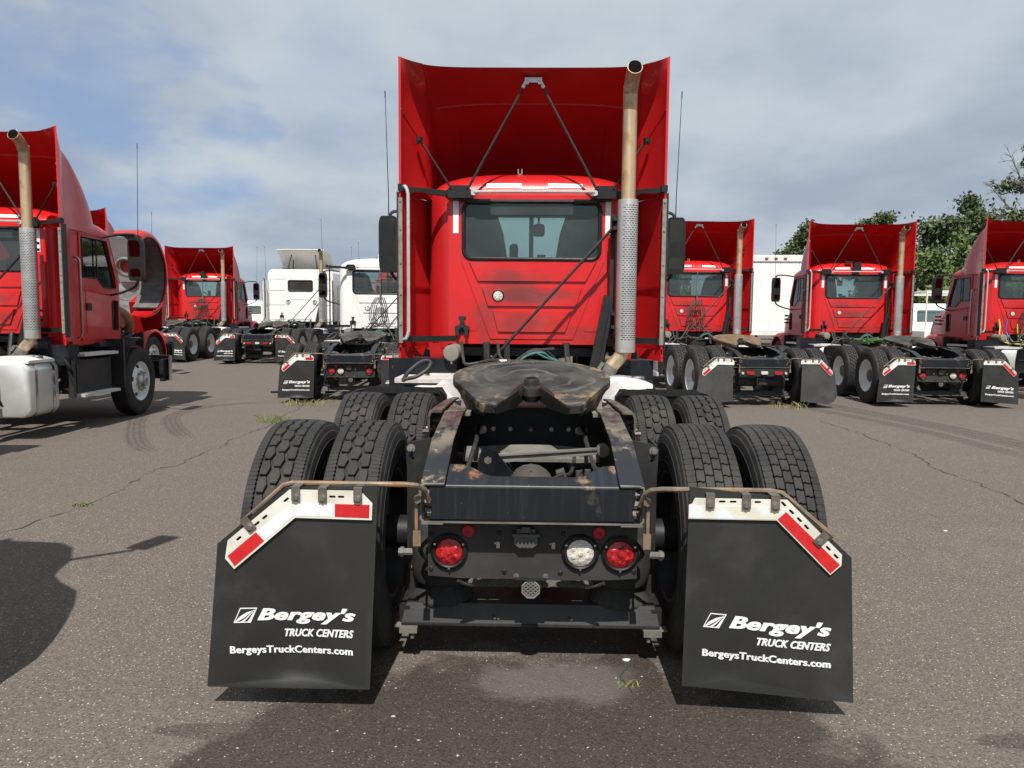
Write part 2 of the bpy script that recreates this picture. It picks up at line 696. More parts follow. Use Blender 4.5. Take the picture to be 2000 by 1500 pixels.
lens_r = pm('red_lens', (.20, .004, .006), (.50, .02, .02), 45, .28, coat=.25, bump=.8, bscale=90)
lens_w = pm('clear_lens', (.68, .66, .58), (.40, .38, .33), 50, .28, coat=.25, bump=.8, bscale=90)
lens_red2 = pm('red_reflector', (.40, .006, .02), (.34, .005, .015), 30, .3)
trim = pm('weathered_grey_trim', (.24, .22, .19), (.17, .155, .135), 14, .6, bump=.2)
hosem = pm('hose_rubber', (.022, .022, .021), (.04, .038, .035), 14, .6)
hoseg = pm('green_hose', (.03, .11, .03), (.07, .17, .05), 8, .45)
hosey = pm('yellow_hose', (.55, .60, .08), (.45, .52, .06), 8, .45)
hoser = pm('red_hose', (.5, .03, .05), (.4, .02, .04), 8, .45)
hoseb = pm('blue_hose', (.03, .09, .42), (.02, .06, .3), 8, .45)
hosec = pm('teal_hose', (.05, .16, .14), (.08, .2, .17), 10, .5)
seatm = pm('seat_cloth', (.045, .05, .05), (.06, .065, .065), 20, .9)
dash = pm('dash_plastic', (.06, .062, .06), (.05, .05, .05), 9, .7)
greyin = pm('cab_lining', (.16, .17, .165), (.12, .125, .12), 5, .85)
cap_tan = pm('dull_alloy_end', (.22, .20, .16), (.17, .155, .125), 9, .6)
wheelw = pm('white_wheel_paint', (.76, .77, .78), (.66, .66, .65), 5, .4, dust=(.36, .33, .28), dlo=.5, dhi=.95)
hubm = pm('rusty_hub', (.18, .15, .12), (.10, .08, .065), 14, .6, metal=.4, rust=RUST)
blackhole = pm('soot', (.004, .004, .004), (.006, .006, .006), 9, .95, spec=.1)  # black for openings, their shade put into colour; also used for the tank letter


def pipe_mat():
    m = bpy.data.materials.new('heat_tanned_pipe')
    m.use_nodes = True
    t = NT(m.node_tree)
    b = t.n['Principled BSDF']
    co = t.add('ShaderNodeTexCoord').outputs['Object']
    st = t.mapping(co, (14, 14, .55))
    n = t.noise(st, 1.6, 6, .6)
    n2 = t.noise(t.mapping(co, (4, 4, 2)), 2.2, 5)
    c = t.mix(t.ramp(n, .35, .62), (.30, .25, .19), (.55, .40, .24))
    c = t.mix(t.ramp(n2, .5, .75), c, (.34, .20, .10))
    t.l.new(c, b.inputs['Base Color'])
    b.inputs['Metallic'].default_value = .55
    b.inputs['Roughness'].default_value = .5
    return m


tanpipe = pipe_mat()


def rearwall_mat():
    """cab red with sooty smears where the exhaust blows across it"""
    m = bpy.data.materials.new('red_paint_sooty')
    m.use_nodes = True
    t = NT(m.node_tree)
    b = t.n['Principled BSDF']
    co = t.add('ShaderNodeTexCoord').outputs['Object']
    sp = t.add('ShaderNodeSeparateXYZ')
    t.l.new(co, sp.inputs[0])
    x, z = sp.outputs[0], sp.outputs[2]
    base = t.mix(t.ramp(t.noise(co, 2, 4), .35, .65), (.57, .010, .011), (.51, .010, .010))
    oi = t.add('ShaderNodeObjectInfo')
    lo = t.add('ShaderNodeSeparateXYZ')
    t.l.new(oi.outputs['Location'], lo.inputs[0])
    rnd_ = t.math('FRACT', t.math('ADD', t.math('ADD', t.math('MULTIPLY', lo.outputs[0], .37), t.math('MULTIPLY', lo.outputs[1], .11)), .62))
    ov = t.add('ShaderNodeVectorMath')
    ov.operation = 'ADD'
    t.l.new(co, ov.inputs[0])
    t.l.new(oi.outputs['Location'], ov.inputs[1])
    soft = t.noise(t.mapping(ov.outputs[0], (1.6, .02, 4.5)), 1.5, 6, .6)
    f = None
    for cx, cz, rx, rz, k in ((-.20, 1.88, .46, .13, .72), (-.10, 1.71, .58, .12, .9), (-.42, 1.50, .17, .28, .55), (-.05, 1.47, .45, .14, .6), (.55, 1.35, .5, .12, .4)):
        dx = t.math('DIVIDE', t.math('SUBTRACT', x, cx), rx)
        dz = t.math('DIVIDE', t.math('SUBTRACT', z, cz), rz)
        d = t.math('SQRT', t.math('ADD', t.math('MULTIPLY', dx, dx), t.math('MULTIPLY', dz, dz)))
        d = t.math('ADD', d, t.math('MULTIPLY', t.math('SUBTRACT', soft, .5), 2.2))
        g = t.math('MULTIPLY', t.ramp(d, .25, 1.0, (1, 1, 1), (0, 0, 0)), k)
        f = g if f is None else t.math('MAXIMUM', f, g)
    f = t.math('MULTIPLY', f, t.math('ADD', .25, t.math('MULTIPLY', rnd_, .75)))
    col = t.mix(f, base, (.13, .018, .016))
    haze = t.ramp(t.noise(t.mapping(co, (1, 1, 1), (4, 2, 8)), 3, 7, .6), .45, .85)
    col = t.mix(t.math('MULTIPLY', haze, .42), col, (.36, .07, .06))
    t.l.new(col, b.inputs['Base Color'])
    t.l.new(t.math('ADD', .36, t.math('MULTIPLY', f, .3)), b.inputs['Roughness'])
    b.inputs['Coat Weight'].default_value = .4
    bp = t.add('ShaderNodeBump')
    bp.inputs['Strength'].default_value = .12
    bp.inputs['Distance'].default_value = .02
    t.l.new(t.noise(co, 3.5, 3), bp.inputs['Height'])
    t.l.new(bp.outputs[0], b.inputs['Normal'])
    return m


sooty = rearwall_mat()


def glass_mat(name, tint, mixf=.0, gloss=.03):
    m = bpy.data.materials.new(name)
    m.use_nodes = True
    t = NT(m.node_tree)
    t.n.clear()
    out = t.add('ShaderNodeOutputMaterial')
    tr = t.add('ShaderNodeBsdfTransparent')
    tr.inputs[0].default_value = (*tint, 1)
    gl = t.add('ShaderNodeBsdfGlossy')
    gl.inputs[0].default_value = (1, 1, 1, 1)
    gl.inputs['Roughness'].default_value = gloss
    df = t.add('ShaderNodeBsdfDiffuse')
    df.inputs[0].default_value = (.32, .36, .35, 1)
    fr = t.add('ShaderNodeFresnel')
    fr.inputs[0].default_value = 1.5
    m1 = t.add('ShaderNodeMixShader')
    m2 = t.add('ShaderNodeMixShader')
    co = t.add('ShaderNodeTexCoord').outputs['Object']
    t.l.new(t.math('MULTIPLY', t.noise(co, 2.5, 5), mixf * 2), m1.inputs[0])
    t.l.new(tr.outputs[0], m1.inputs[1])
    t.l.new(df.outputs[0], m1.inputs[2])
    t.l.new(fr.outputs[0], m2.inputs[0])
    t.l.new(m1.outputs[0], m2.inputs[1])
    t.l.new(gl.outputs[0], m2.inputs[2])
    t.l.new(m2.outputs[0], out.inputs[0])
    return m


tint = glass_mat('tinted_dusty_glass', (.66, .80, .78), .09)
clear = glass_mat('clear_glass', (.80, .88, .86), .02)
mirrorm = pm('mirror_glass', (.16, .18, .18), (.14, .16, .16), 3, .05, metal=1, rvar=.02)


def grease_plate_mat():
    m = bpy.data.materials.new('greasy_coupling_plate')
    m.use_nodes = True
    t = NT(m.node_tree)
    b = t.n['Principled BSDF']
    co = t.add('ShaderNodeTexCoord').outputs['Object']
    sp = t.add('ShaderNodeSeparateXYZ')
    t.l.new(co, sp.inputs[0])
    y = t.math('SUBTRACT', sp.outputs[1], .93)
    x = sp.outputs[0]
    d = t.math('SQRT', t.math('ADD', t.math('MULTIPLY', x, x), t.math('MULTIPLY', y, y)))
    nz = t.noise(co, 7, 6, .6)
    nz2 = t.noise(t.mapping(co, (1, 2.2, 1)), 16, 6, .65)
    dd = t.math('ADD', d, t.math('MULTIPLY', t.math('SUBTRACT', nz, .5), .16))
    ring = t.math('SINE', t.math('MULTIPLY', dd, 58.0))
    soft = t.noise(t.mapping(co, (1, 1, 1), (2, 6, 1)), 4.5, 6, .55)
    c = t.mix(t.ramp(soft, .35, .68), (.016, .0155, .015), (.060, .058, .054))
    arcs = t.math('MULTIPLY', t.ramp(ring, .35, .95), t.ramp(t.noise(co, 3.2, 4), .38, .6))
    c = t.mix(t.math('MULTIPLY', arcs, .65), c, (.115, .112, .104))
    edge = t.ramp(d, .33, .44)
    bare = t.math('MULTIPLY', edge, t.ramp(nz, .52, .62))
    c = t.mix(bare, c, t.mix(nz2, (.30, .19, .09), (.13, .085, .05)))
    fl = t.ramp(t.noise(t.mapping(co, (1, 1, 1), (8, 3, 3)), 11, 6, .6), .64, .72)
    c = t.mix(t.math('MULTIPLY', fl, .6), c, (.20, .15, .09))
    t.l.new(c, b.inputs['Base Color'])
    t.l.new(t.ramp(nz, .4, .65, (.85, .85, .85), (.55, .55, .55)), b.inputs['Roughness'])
    b.inputs['Specular IOR Level'].default_value = .3
    bp = t.add('ShaderNodeBump')
    bp.inputs['Strength'].default_value = .5
    bp.inputs['Distance'].default_value = .006
    t.l.new(t.math('ADD', nz2, t.math('MULTIPLY', ring, .25)), bp.inputs['Height'])
    t.l.new(bp.outputs[0], b.inputs['Normal'])
    return m


gplate = grease_plate_mat()
gplate2 = pm('rust_brown_plate', (.20, .12, .06), (.10, .07, .045), 9, .6, bump=.4, bscale=40)

# ------------------------------------------------------------------ lettering


def text_geo(body, shear=0.0, fat=0.0):
    cu = bpy.data.curves.new('lettering', 'FONT')
    cu.body = body
    cu.shear = shear
    cu.offset = fat
    cu.resolution_u = 3
    cu.fill_mode = 'FRONT'
    cu.space_character = 1.0 + fat * 2.2
    o = bpy.data.objects.new('lettering', cu)
    COL.objects.link(o)
    bpy.context.view_layer.update()
    me = bpy.data.meshes.new_from_object(o.evaluated_get(bpy.context.evaluated_depsgraph_get()))
    bpy.data.objects.remove(o)
    vs = [(v.co.x, v.co.y) for v in me.vertices]
    fs = [tuple(p.vertices) for p in me.polygons]
    bpy.data.meshes.remove(me)
    x0, x1 = min(v[0] for v in vs), max(v[0] for v in vs)
    y0, y1 = min(v[1] for v in vs), max(v[1] for v in vs)
    return [((a - x0) / (x1 - x0), (b - y0) / (y1 - y0)) for a, b in vs], fs


TXT = {}


def put_text(mb, body, tl, tr, bl, y, shear=0.0, fat=0.0):
    """flat print: bounding box corners given as (x, z) on the plane at y"""
    k = (body, shear, fat)
    if k not in TXT:
        TXT[k] = text_geo(body, shear, fat)
    vs, fs = TXT[k]
    out = []
    for a, b in vs:
        out.append((bl[0] + (tr[0] - tl[0]) * a + (tl[0] - bl[0]) * b, y, bl[1] + (tr[1] - tl[1]) * a + (tl[1] - bl[1]) * b))
    mb.add(out, fs)


def put_logo(mb, tl, tr, bl, y):
    def q(a, b):
        return (bl[0] + (tr[0] - tl[0]) * a + (tl[0] - bl[0]) * b, bl[1] + (tr[1] - tl[1]) * a + (tl[1] - bl[1]) * b)
    m = RW(y + .0006)
    k = .17          # slanted outline
    o = [(0, 0), (1 - k, 0), (1, 1), (k, 1)]
    i = [(.055, .07), (1 - k - .045, .07), (1 - .055, .93), (k + .035, .93)]
    mb.plate([q(*p) for p in o], [[q(*p) for p in i]], .0006, m)
    # left field, centre stripe and right field of the road
    e = []
    f_ = []
    g = []
    n = 8
    for j in range(n + 1):
        t = j / n
        e.append((.04 + .80 * t ** .8, .05 + .80 * t ** 1.25))
    mb.plate([q(*p) for p in [(.055, .07)] + [(a, b) for a, b in e[1:]] + [(.88, .90), (.78, .80), (.52, .68), (.24, .42)]], [], .0006, m)
    for j in range(n + 1):
        t = j / n
        f_.append((.30 + .57 * t ** .75, .06 + .82 * t))
        g.append((.46 + .42 * t ** .75, .06 + .80 * t))
    mb.plate([q(*p) for p in f_ + g[::-1]], [], .0006, m)
    for j in range(n + 1):
        pass
    h = [(.64 + .25 * (j / n) ** .8, .06 + .76 * (j / n)) for j in range(n + 1)]
    mb.plate([q(*p) for p in h + [(.955, .90), (.80, .07)]], [], .0006, m)


# ------------------------------------------------------------------ wheels
TR = .515
FA = 5.44            # front axle


def tyre_fn(mb):
    prof = [(.292, -.105), (.300, -.118), (.33, -.124), (.39, -.133), (.435, -.133), (.462, -.127), (.466, -.123), (.488, -.117), (.494, -.108),
            (.4965, -.06), (.498, 0), (.4965, .06), (.494, .108), (.488, .117), (.466, .123), (.462, .127), (.435, .133), (.39, .133), (.33, .124), (.300, .118), (.292, .105)]
    mb.lathe(prof, (0, 0, 0), 'x', 64, False)
    for sx in (-1, 1):
        mb.torus((sx * .1315, 0, 0), .425, .004, 'x', 48, 6)
        mb.torus((sx * .127, 0, 0), .345, .004, 'x', 48, 6)


def crown(u):
    return TR - .010 * (abs(u) / .11) ** 3


def block(mb, poly, r0, sh=.0022):
    """a rubber block: poly of (u across, v along the circumference)"""
    cu = sum(p[0] for p in poly) / len(poly)
    cv = sum(p[1] for p in poly) / len(poly)
    n = len(poly)
    vs = []
    for lvl in (0, 1, 2):
        for u, v in poly:
            k = 0 if lvl < 2 else 1
            du, dv = u - cu, v - cv
            L = math.hypot(du, dv)
            f = 1 - (sh * k * 1.2) / L
            uu_, vv_ = cu + du * f, cv + dv * f
            r = r0 if lvl == 0 else (crown(uu_) - (.0028 if lvl == 1 else 0))
            a = vv_ / TR
            vs.append((uu_ * .965, r * math.cos(a), r * math.sin(a)))
    fs = [tuple(range(2 * n, 3 * n))]
    for l in (0, 1):
        for i in range(n):
            j = (i + 1) % n
            fs.append((l * n + i, l * n + j, (l + 1) * n + j, (l + 1) * n + i))
    mb.add(vs, fs)


def tread_hex(mb):
    N = 40
    p = 2 * PI * TR / N
    g = .0045
    rnd = random.Random(3)
    for i in range(N):
        v = i * p
        for c in (-1, 0, 1):
            cu = c * .0475
            cv = v + (p / 2 if c == 0 else 0)
            a, b = (.0205, .028)
            a2 = .0135
            if c == 0:
                poly = [(-a2, -p * .452), (a2, -p * .452), (a + .005, 0), (a2, p * .452), (-a2, p * .452), (-a - .005, 0)]
            elif c > 0:
                poly = [(-.0105, -p * .452), (.019, -p * .425), (.0215, -p * .1), (.019, p * .39), (-.0105, p * .452), (-.0225, .0)]
            else:
                poly = [(-.019, -p * .425), (.0105, -p * .452), (.0225, 0), (.0105, p * .452), (-.019, p * .39), (-.0215, -p * .1)]
            block(mb, [(cu + x, cv + y) for x, y in poly], .495)
        for s in (-1, 1):
            for h in range(4):
                v0 = v + h * p / 4
                v1 = v0 + p / 4 - .0006
                vm = (v0 + v1) / 2
                poly = [(s * .0765, v0), (s * .112, v0), (s * .1155, vm), (s * .112, v1), (s * .0765, v1), (s * .0725, vm)]
                block(mb, poly if s > 0 else poly[::-1], .49, .0008)


def tread_bar(mb):
    N = 54
    p = 2 * PI * TR / N
    for i in range(N):
        for c in range(4):
            cu = (c - 1.5) * .0375
            cv = i * p + (p / 2 if c % 2 else 0)
            w = .0165
            q = p * .455
            poly = [(-w, -q), (-w * .3, -q - .003), (w * .3, -q + .002), (w, -q), (w + .002, 0), (w, q), (w * .3, q + .002), (-w * .3, q - .003), (-w, q), (-w - .0015, 0)]
            block(mb, [(cu + x, cv + y) for x, y in poly], .497)
        for s in (-1, 1):
            for h in range(2):
                v0 = i * p + h * p / 2
                v1 = v0 + p / 2 - .0006
                vm = (v0 + v1) / 2
                poly = [(s * .080, v0), (s * .113, v0), (s * .1150, vm), (s * .113, v1), (s * .080, v1), (s * .0765, vm)]
                block(mb, poly if s > 0 else poly[::-1], .49, .0008)


def rim_dish(mb):       # outer rear wheel: deep dish, axle end in the middle
    mb.lathe([(.292, .108), (.300, .115), (.296, .118), (.285, .112), (.275, .06), (.262, .02), (.245, -.01), (.225, -.032), (.175, -.040), (.165, -.034), (.13, -.034), (.13, .02), (.125, .03),
              (.09, .034), (.085, .05), (.0, .052)], (0, 0, 0), 'x', 40, False)
    mb.lathe([(.292, -.108), (.275, -.06), (.255, -.045), (.225, -.034)], (0, 0, 0), 'x', 40, False)


def rim_front(mb):
    prof = [(.292, .104), (.300, .112), (.296, .116), (.283, .108), (.272, .07), (.262, .06)]
    mb.lathe(prof, (0, 0, 0), 'x', 40, False)
    # convex disc with five hand holes, as a grid with gaps
    n = 40
    rs = [.262, .25, .225, .20, .175, .15, .12]
    hs = [.06, .066, .082, .096, .105, .108, .108]
    for i in range(n):
        for k in range(len(rs) - 1):
            if i % 8 in (0, 1) and k in (1, 2):
                continue
            q = []
            for a, b in ((i, k), (i + 1, k), (i + 1, k + 1), (i, k + 1)):
                t = 2 * PI * a / n
                q.append((hs[b], rs[b] * math.cos(t), rs[b] * math.sin(t)))
            mb.add(q, [(0, 1, 2, 3)])
    mb.lathe([(.26, .03), (.12, .02)], (0, 0, 0), 'x', 30, False)


def hub_front(mb):
    mb.lathe([(.125, .104), (.125, .125), (.10, .13), (.085, .15), (.08, .19), (.06, .20), (0, .20)], (0, 0, 0), 'x', 24, False)
    for i in range(10):
        t = 2 * PI * i / 10
        mb.cyl((.108, .142 * math.cos(t), .142 * math.sin(t)), .016, .035, 'x', 6)


def hub_rear(mb):
    for i in range(10):
        t = 2 * PI * i / 10
        mb.cyl((-.034, .148 * math.cos(t), .148 * math.sin(t)), .016, .035, 'x', 6)
    mb.lathe([(.118, .03), (.112, .05), (.07, .056), (0, .056)], (0, 0, 0), 'x', 20, False)


RNDW = random.Random(11)


def add_wheel(tk, x, y, side, kind, tread, dark=False):
    rz = 0 if side > 0 else PI
    ang = RNDW.uniform(0, 6.28)
    w = part('wheel', 'rim_' + kind, black if dark else wheelw, tk, rim_dish if kind == 'dish' else rim_front, split=False, loc=(x, y, TR), rot=(ang, 0, rz))
    def ty(mb):
        tyre_fn(mb)
        (tread_hex if tread == 'hex' else tread_bar)(mb)
    part('tyre', 'tyre_' + tread, treadm, w, ty, ang=28, split=False)
    if kind == 'front':
        part('hub', 'hub_front', steel, w, hub_front, split=False)
    else:
        part('hub', 'hub_rear', hubm, w, hub_rear, split=False)
    return w


# ------------------------------------------------------------------ mud flaps
FL = {-1: dict(
    flap=[(-1.235, .09), (-.609, .094), (-.576, .877), (-.925, .866), (-1.186, .647)],
    plate=[(-.905, .861), (-.640, .859), (-.595, .812), (-.598, .749), (-.886, .754), (-1.12, .553), (-1.154, .594), (-1.142, .664)],
    red=[[(-.735, .809), (-.605, .807), (-.607, .757), (-.736, .760)], [(-1.035, .697), (-1.004, .664), (-1.118, .565), (-1.144, .604)]],
    white=[[(-.882, .812), (-.739, .8095), (-.740, .760), (-.880, .762)], [(-.905, .803), (-1.030, .700), (-1.000, .668), (-.892, .760)]],
    clips=[(-.88, .846, 0), (-.78, .844, 0), (-.648, .844, 0), (-1.062, .728, 42)],
    slots=[(-.745, .836, 0), (-.712, .836, 0), (-.918, .822, 40), (-1.00, .755, 40), (-1.03, .730, 40), (-1.10, .672, 40)],
    bar=[(-.405, -.52, .79), (-.415, -.55, .84), (-.44, -.585, .864), (-.48, -.60, .871), (-.915, -.605, .872), (-.945, -.605, .864), (-1.115, -.605, .712)],
    txt=dict(logo=((-1.118, .399), (-1.040, .400), (-1.131, .340)), b=((-1.036, .400), (-.664, .402), (-1.040, .336)),
             t=((-.938, .317), (-.672, .319), (-.940, .286)), u=((-1.146, .249), (-.676, .250), (-1.146, .211)))),
    1: dict(
    flap=[(.577, .118), (1.214, .076), (1.187, .63), (.945, .852), (.582, .889)],
    plate=[(.578, .824), (.578, .772), (.902, .770), (1.107, .567), (1.146, .604), (1.146, .645), (.938, .848), (.600, .850), (.590, .828)],
    red=[[(.935, .803), (1.140, .606), (1.107, .573), (.905, .774)]],
    white=[[(.581, .8225), (.902, .8185), (.900, .7735), (.581, .7755)]],
    clips=[(.655, .841, 0), (.787, .840, 0), (.893, .837, 0), (1.066, .704, -44)],
    slots=[(.70, .838, 0), (.74, .838, 0), (.83, .838, 0), (.925, .832, -44), (.955, .803, -44), (.985, .774, -44), (1.012, .747, -44), (1.095, .668, -44), (1.125, .638, -44)],
    bar=[(.42, -.52, .78), (.435, -.55, .835), (.455, -.585, .858), (.49, -.60, .866), (.895, -.605, .867), (.935, -.605, .860), (1.135, -.605, .695)],
    txt=dict(logo=((.662, .409), (.735, .404), (.648, .353)), b=((.748, .403), (1.121, .380), (.746, .336)),
             t=((.851, .318), (1.122, .302), (.848, .288)), u=((.650, .267), (1.124, .237), (.650, .230))))}
FY = -.65


def bow(mb, ph):
    """hanging rubber sheet: bellies a little and curls at the free bottom corners"""
    for p in mb.v:
        t = max(0, (.66 - p.z) / .56)
        u = (abs(p.x) - .9) / .31
        p.y += .020 * t * t * math.cos(u * 1.7 + ph) - .011 * t * math.sin(u * 2.6 + ph * 2) - .005 * t ** 3
    return mb




def bold_text(mb, body, c, sh, fat, s):
    k = .0022 if body[0] == 'B' and len(body) < 9 else .0010
    tl, tr, bl = c
    for i, dx in enumerate((-k, 0, k)):
        put_text(mb, body, (tl[0] + dx, tl[1]), (tr[0] + dx, tr[1]), (bl[0] + dx, bl[1]), FY - .0072 - .0005 * i, sh, fat)
    bow(mb, s * .5)


def add_flap(tk, s, style, both):
    d = FL[s]
    if style == 'plain':
        poly = [(s * .60, .12), (s * .61, .885), (s * .93, .87), (s * 1.19, .64), (s * 1.25, .22), (s * 1.20, .12), (s * 1.10, .07)]
        fl = part('mud_flap', f'flap_plain{s}', oldflap, tk, lambda mb: mb.plate(poly, [], .010, RW(FY + .005)), bev=.002)
    else:
        def ff(mb):
            # slightly bowed sheet
            mb.plate(d['flap'], [], .009, RW(FY + .0045), .045)
            bow(mb, s * .5)
        fl = part('mud_flap', f'flap{s}', flapm, tk, ff, ang=60)

        for nm, key, body, sh, fat in (('shop_name', 'b', "Bergey's", .28, .03), ('shop_subtitle', 't', 'TRUCK CENTERS', .22, .022), ('web_address', 'u', 'BergeysTruckCenters.com', 0, .022)):
            part(nm, f'flaptext{key}{s}', print_w, fl, lambda mb: bold_text(mb, body, d['txt'][key], sh, fat, s), fixn=False, split=False)
        part('logo', f'flaplogo{s}', print_w, fl, lambda mb: (put_logo(mb, *d['txt']['logo'], FY - .0065), bow(mb, s * .5)), split=False)

    def slots(mb, grow=0):
        pass
    holes = []
    for x, z, a in d['slots']:
        ca, sa = math.cos(R(a)), math.sin(R(a))
        h = rrect(-.0125, .0125, -.0045, .0045, .0044, 3)
        holes.append([(x + p * ca - q * sa, z + p * sa + q * ca) for p, q in h])
    bp = part('reflector_plate', f'flapplate{s}', bplate, fl, lambda mb: mb.plate(d['plate'], holes, .004, RW(FY - .012)), bev=.0008, seg=1)
    reds = d['red']
    tag = 'a'
    if style == 'plain':
        tag = 'p'
        reds = [FL[-1]['red'][1]] if s < 0 else FL[1]['red']
    elif s > 0 and both:
        tag = 'b'
        reds = FL[1]['red'] + [[(.60, .818), (.74, .817), (.74, .777), (.60, .778)]]
    for k, q in enumerate(reds):
        part('red_tape', f'tape_r{s}{k}{tag}', tape_r, fl, lambda mb: mb.plate(q, [], .0012, RW(FY - .0161)))
    for k, q in enumerate(d['white']):
        part('white_tape', f'tape_w{s}{k}', tape_b if s > 0 else tape_w, fl, lambda mb: mb.plate(q, [], .0009, RW(FY - .0161)))

    def cl(mb):
        for x, z, a in d['clips']:
            st = len(mb.v)
            mb.box((0, -.022, -.002), (.032, .005, .052))
            mb.box((0, .02, .026), (.032, .09, .005))
            mb.box((0, .062, .012), (.032, .005, .034))
            mb.xf(Matrix.Translation((x, FY + .0, z)) @ Matrix.Rotation(R(-a), 4, 'Y'), st)
    part('clamp', f'clips{s}', pm('galvanised_clip', (.22, .20, .17), (.15, .135, .11), 20, .45, metal=.6, rust=RUST, rlo=.6, rhi=.8, rscale=20), fl, cl, bev=.001, seg=1)

    def bo(mb):
        for x, z, a in d['clips']:
            st = len(mb.v)
            mb.bolt((0, -.0245, -.010), .0085, .010)
            mb.xf(Matrix.Translation((x, FY, z)) @ Matrix.Rotation(R(-a), 4, 'Y'), st)
    part('bolt', f'flapbolts{s}', chrome, fl, bo)
    part('flap_hanger', f'hanger{s}', rusty, tk, lambda mb: mb.tube(d['bar'], .0105, 8))


# ------------------------------------------------------------------ chassis


def rails(mb, s):
    prof_o = [(-.50, .845), (-.14, .968), (.35, 1.028), (.9, 1.0), (2.0, .97), (7.0, .97)]
    x1, x0, t = .434, .345, .010
    # web
    web = [(-.50, .70), (7.0, .70), (7.0, .97), (2.0, .97), (.9, 1.0), (.35, 1.028), (-.14, .968), (-.50, .845)]
    mb.plate(web, [], -t, SW(x1))
    top = []
    for y, z in prof_o:
        top.append((y, z))
    rg = []
    for y, z in top:
        rg.append([(x0, y, z - .004), (x0, y, z + .006), (x1 + .006, y, z + .006), (x1 + .006, y, z - .004)])
    mb.loft(rg)
    mb.box(((x0 + x1) / 2, 3.25, .699), (x1 - x0, 7.5, t))
    if s < 0:
        mb.mirror()


def rear_cross(mb):
    # lower face, then the folded sloping top face with a shallow scoop cut out of it
    x0, x1 = -.405, .405
    mb.plate([(x0, .712), (x1, .712), (x1 - .012, .755), (x1, .79), (x1, .838), (x0, .838), (x0, .79), (x0 + .012, .755)], [], .012, RW(-.488))
    n = 28
    yz = lambda k: None
    low, up = [], []
    bend = [(-.500, .832), (-.499, .842), (-.495, .848), (-.487, .851)]
    rg = []
    for i in range(n + 1):
        x = -.340 + .68 * i / n
        u = abs(x - .01) / .345
        if u < .48:
            h = .0
        elif u < .88:
            h = .5 - .5 * math.cos((u - .48) / .40 * PI)
        else:
            h = 1
        ey, ez = -.405 + .06 * h, .866 + .036 * h
        rg.append([Vector((x, *b)) for b in bend] + [Vector((x, ey, ez)), Vector((x, ey, ez - .012)), Vector((x, -.487, .839)), Vector((x, -.488, .832))])
    mb.loft(rg)
    # end plates folding forward beside the rails
    mb.box((0, -.46, .7), (.80, .09, .012))


def rear_lip(mb):
    mb.box((0, -.499, .7015), (.70, .022, .006))
    for s in (-1, 1):
        mb.box((s * .392, -.5, .698), (.085, .02, .012))
        mb.tube([(s * .36, -.503, .698), (s * .425, -.503, .699), (s * .438, -.503, .712), (s * .440, -.503, .83), (s * .436, -.503, .846), (s * .42, -.503, .852), (s * .345, -.503, .853)], .0055, 6)


def crossparts(mb):
    # mid crossmember with holes, seen through the frame opening
    holes = [circ(x, .86, .013, 10) for x in (-.22, -.12, .0, .12, .22)] + [rrect(-.33, -.26, .83, .88, .02, 3), rrect(.26, .33, .83, .88, .02, 3)]
    mb.plate(rrect(-.424, .424, .72, .985, .01, 2), holes, .012, RW(.95))
    mb.box((0, .99, .983), (.85, .12, .012))
    mb.box((0, 2.2, .83), (.85, .04, .24))
    mb.box((0, 3.3, .83), (.85, .04, .24))
    mb.box((0, 4.6, .83), (.85, .04, .24))


def shelf(mb):
    n = 16
    rg = []
    for i in range(n + 1):
        x = -.36 + .72 * i / n
        u = x / .36
        bow = .075 * max(0, 1 - (u / .72) ** 2)
        rg.append([(x, .50, .772), (x, .60 + bow, .815), (x, .60 + bow, .803), (x, .50, .752)])
    mb.loft(rg)
    for s in (-1, 1):
        for i in range(3):
            for j in range(2):
                mb.cyl((s * (.22 + .045 * i), .52 + .05 * j, .775 + .02 * j), .012, .012, 'z', 8)


def torque(mb):
    # rod
    a, b = Vector((-.21, .30, .806)), Vector((.36, .36, .842))
    for dz in (-.017, .017):
        mb.bar(a + Vector((.03, 0, dz)), b + Vector((0, 0, dz * .6)), .034, .009)
    mb.bar(a + Vector((.03, 0, 0)), b, .008, .03)
    mb.cyl((-.215, .275, .803), .040, .07, 'y', 20, .006)
    mb.cyl((.365, .33, .842), .035, .06, 'y', 16, .006)


def torque_br(mb):
    pts = [(-.262, .815), (-.245, .85), (-.21, .862), (-.17, .848), (-.155, .82), (-.07, .72), (-.02, .66), (-.05, .60), (-.28, .60)]
    mb.plate(pts, [], .012, RW(.275))
    mb.plate(pts, [], .012, RW(.36))


def axles(mb):
    for y in (0, 1.32):
        mb.tube([(-1.0, y, TR), (1.0, y, TR)], .075, 14)
        mb.lathe([(.0, -.20), (.12, -.17), (.19, -.06), (.20, .02), (.16, .12), (.09, .2), (.08, .28), (0, .28)], (.05, y, TR + .02), 'y', 20)
        for s in (-1, 1):
            mb.cyl((s * .72 - .04, y, TR), .20, .08, 'x', 22)
    mb.tube([(.05, .28, TR + .02), (.05, 1.1, TR + .02)], .05, 10)
    mb.tube([(0, 1.6, TR + .05), (0, 4.3, .75)], .06, 10)


def diff_face(mb):
    mb.lathe([(.0, -.03), (.045, -.03), (.06, -.01), (.075, .03), (.11, .06), (.115, .14)], (.0, .14, .67), 'y', 18)
    for k in range(8):
        t = 2 * PI * k / 8
        mb.cyl((.0 + .09 * math.cos(t), .185, .67 + .09 * math.sin(t)), .010, .03, 'y', 6)
    mb.box((.16, .12, .72), (.04, .08, .14), Matrix.Rotation(R(-20), 3, 'Y'))
    for s in (-1, 1):
        mb.tube([(.22 + .0 * s, -.05 + .1 * s, .60), (.22, -.05 + .1 * s, .80)], .014, 6)


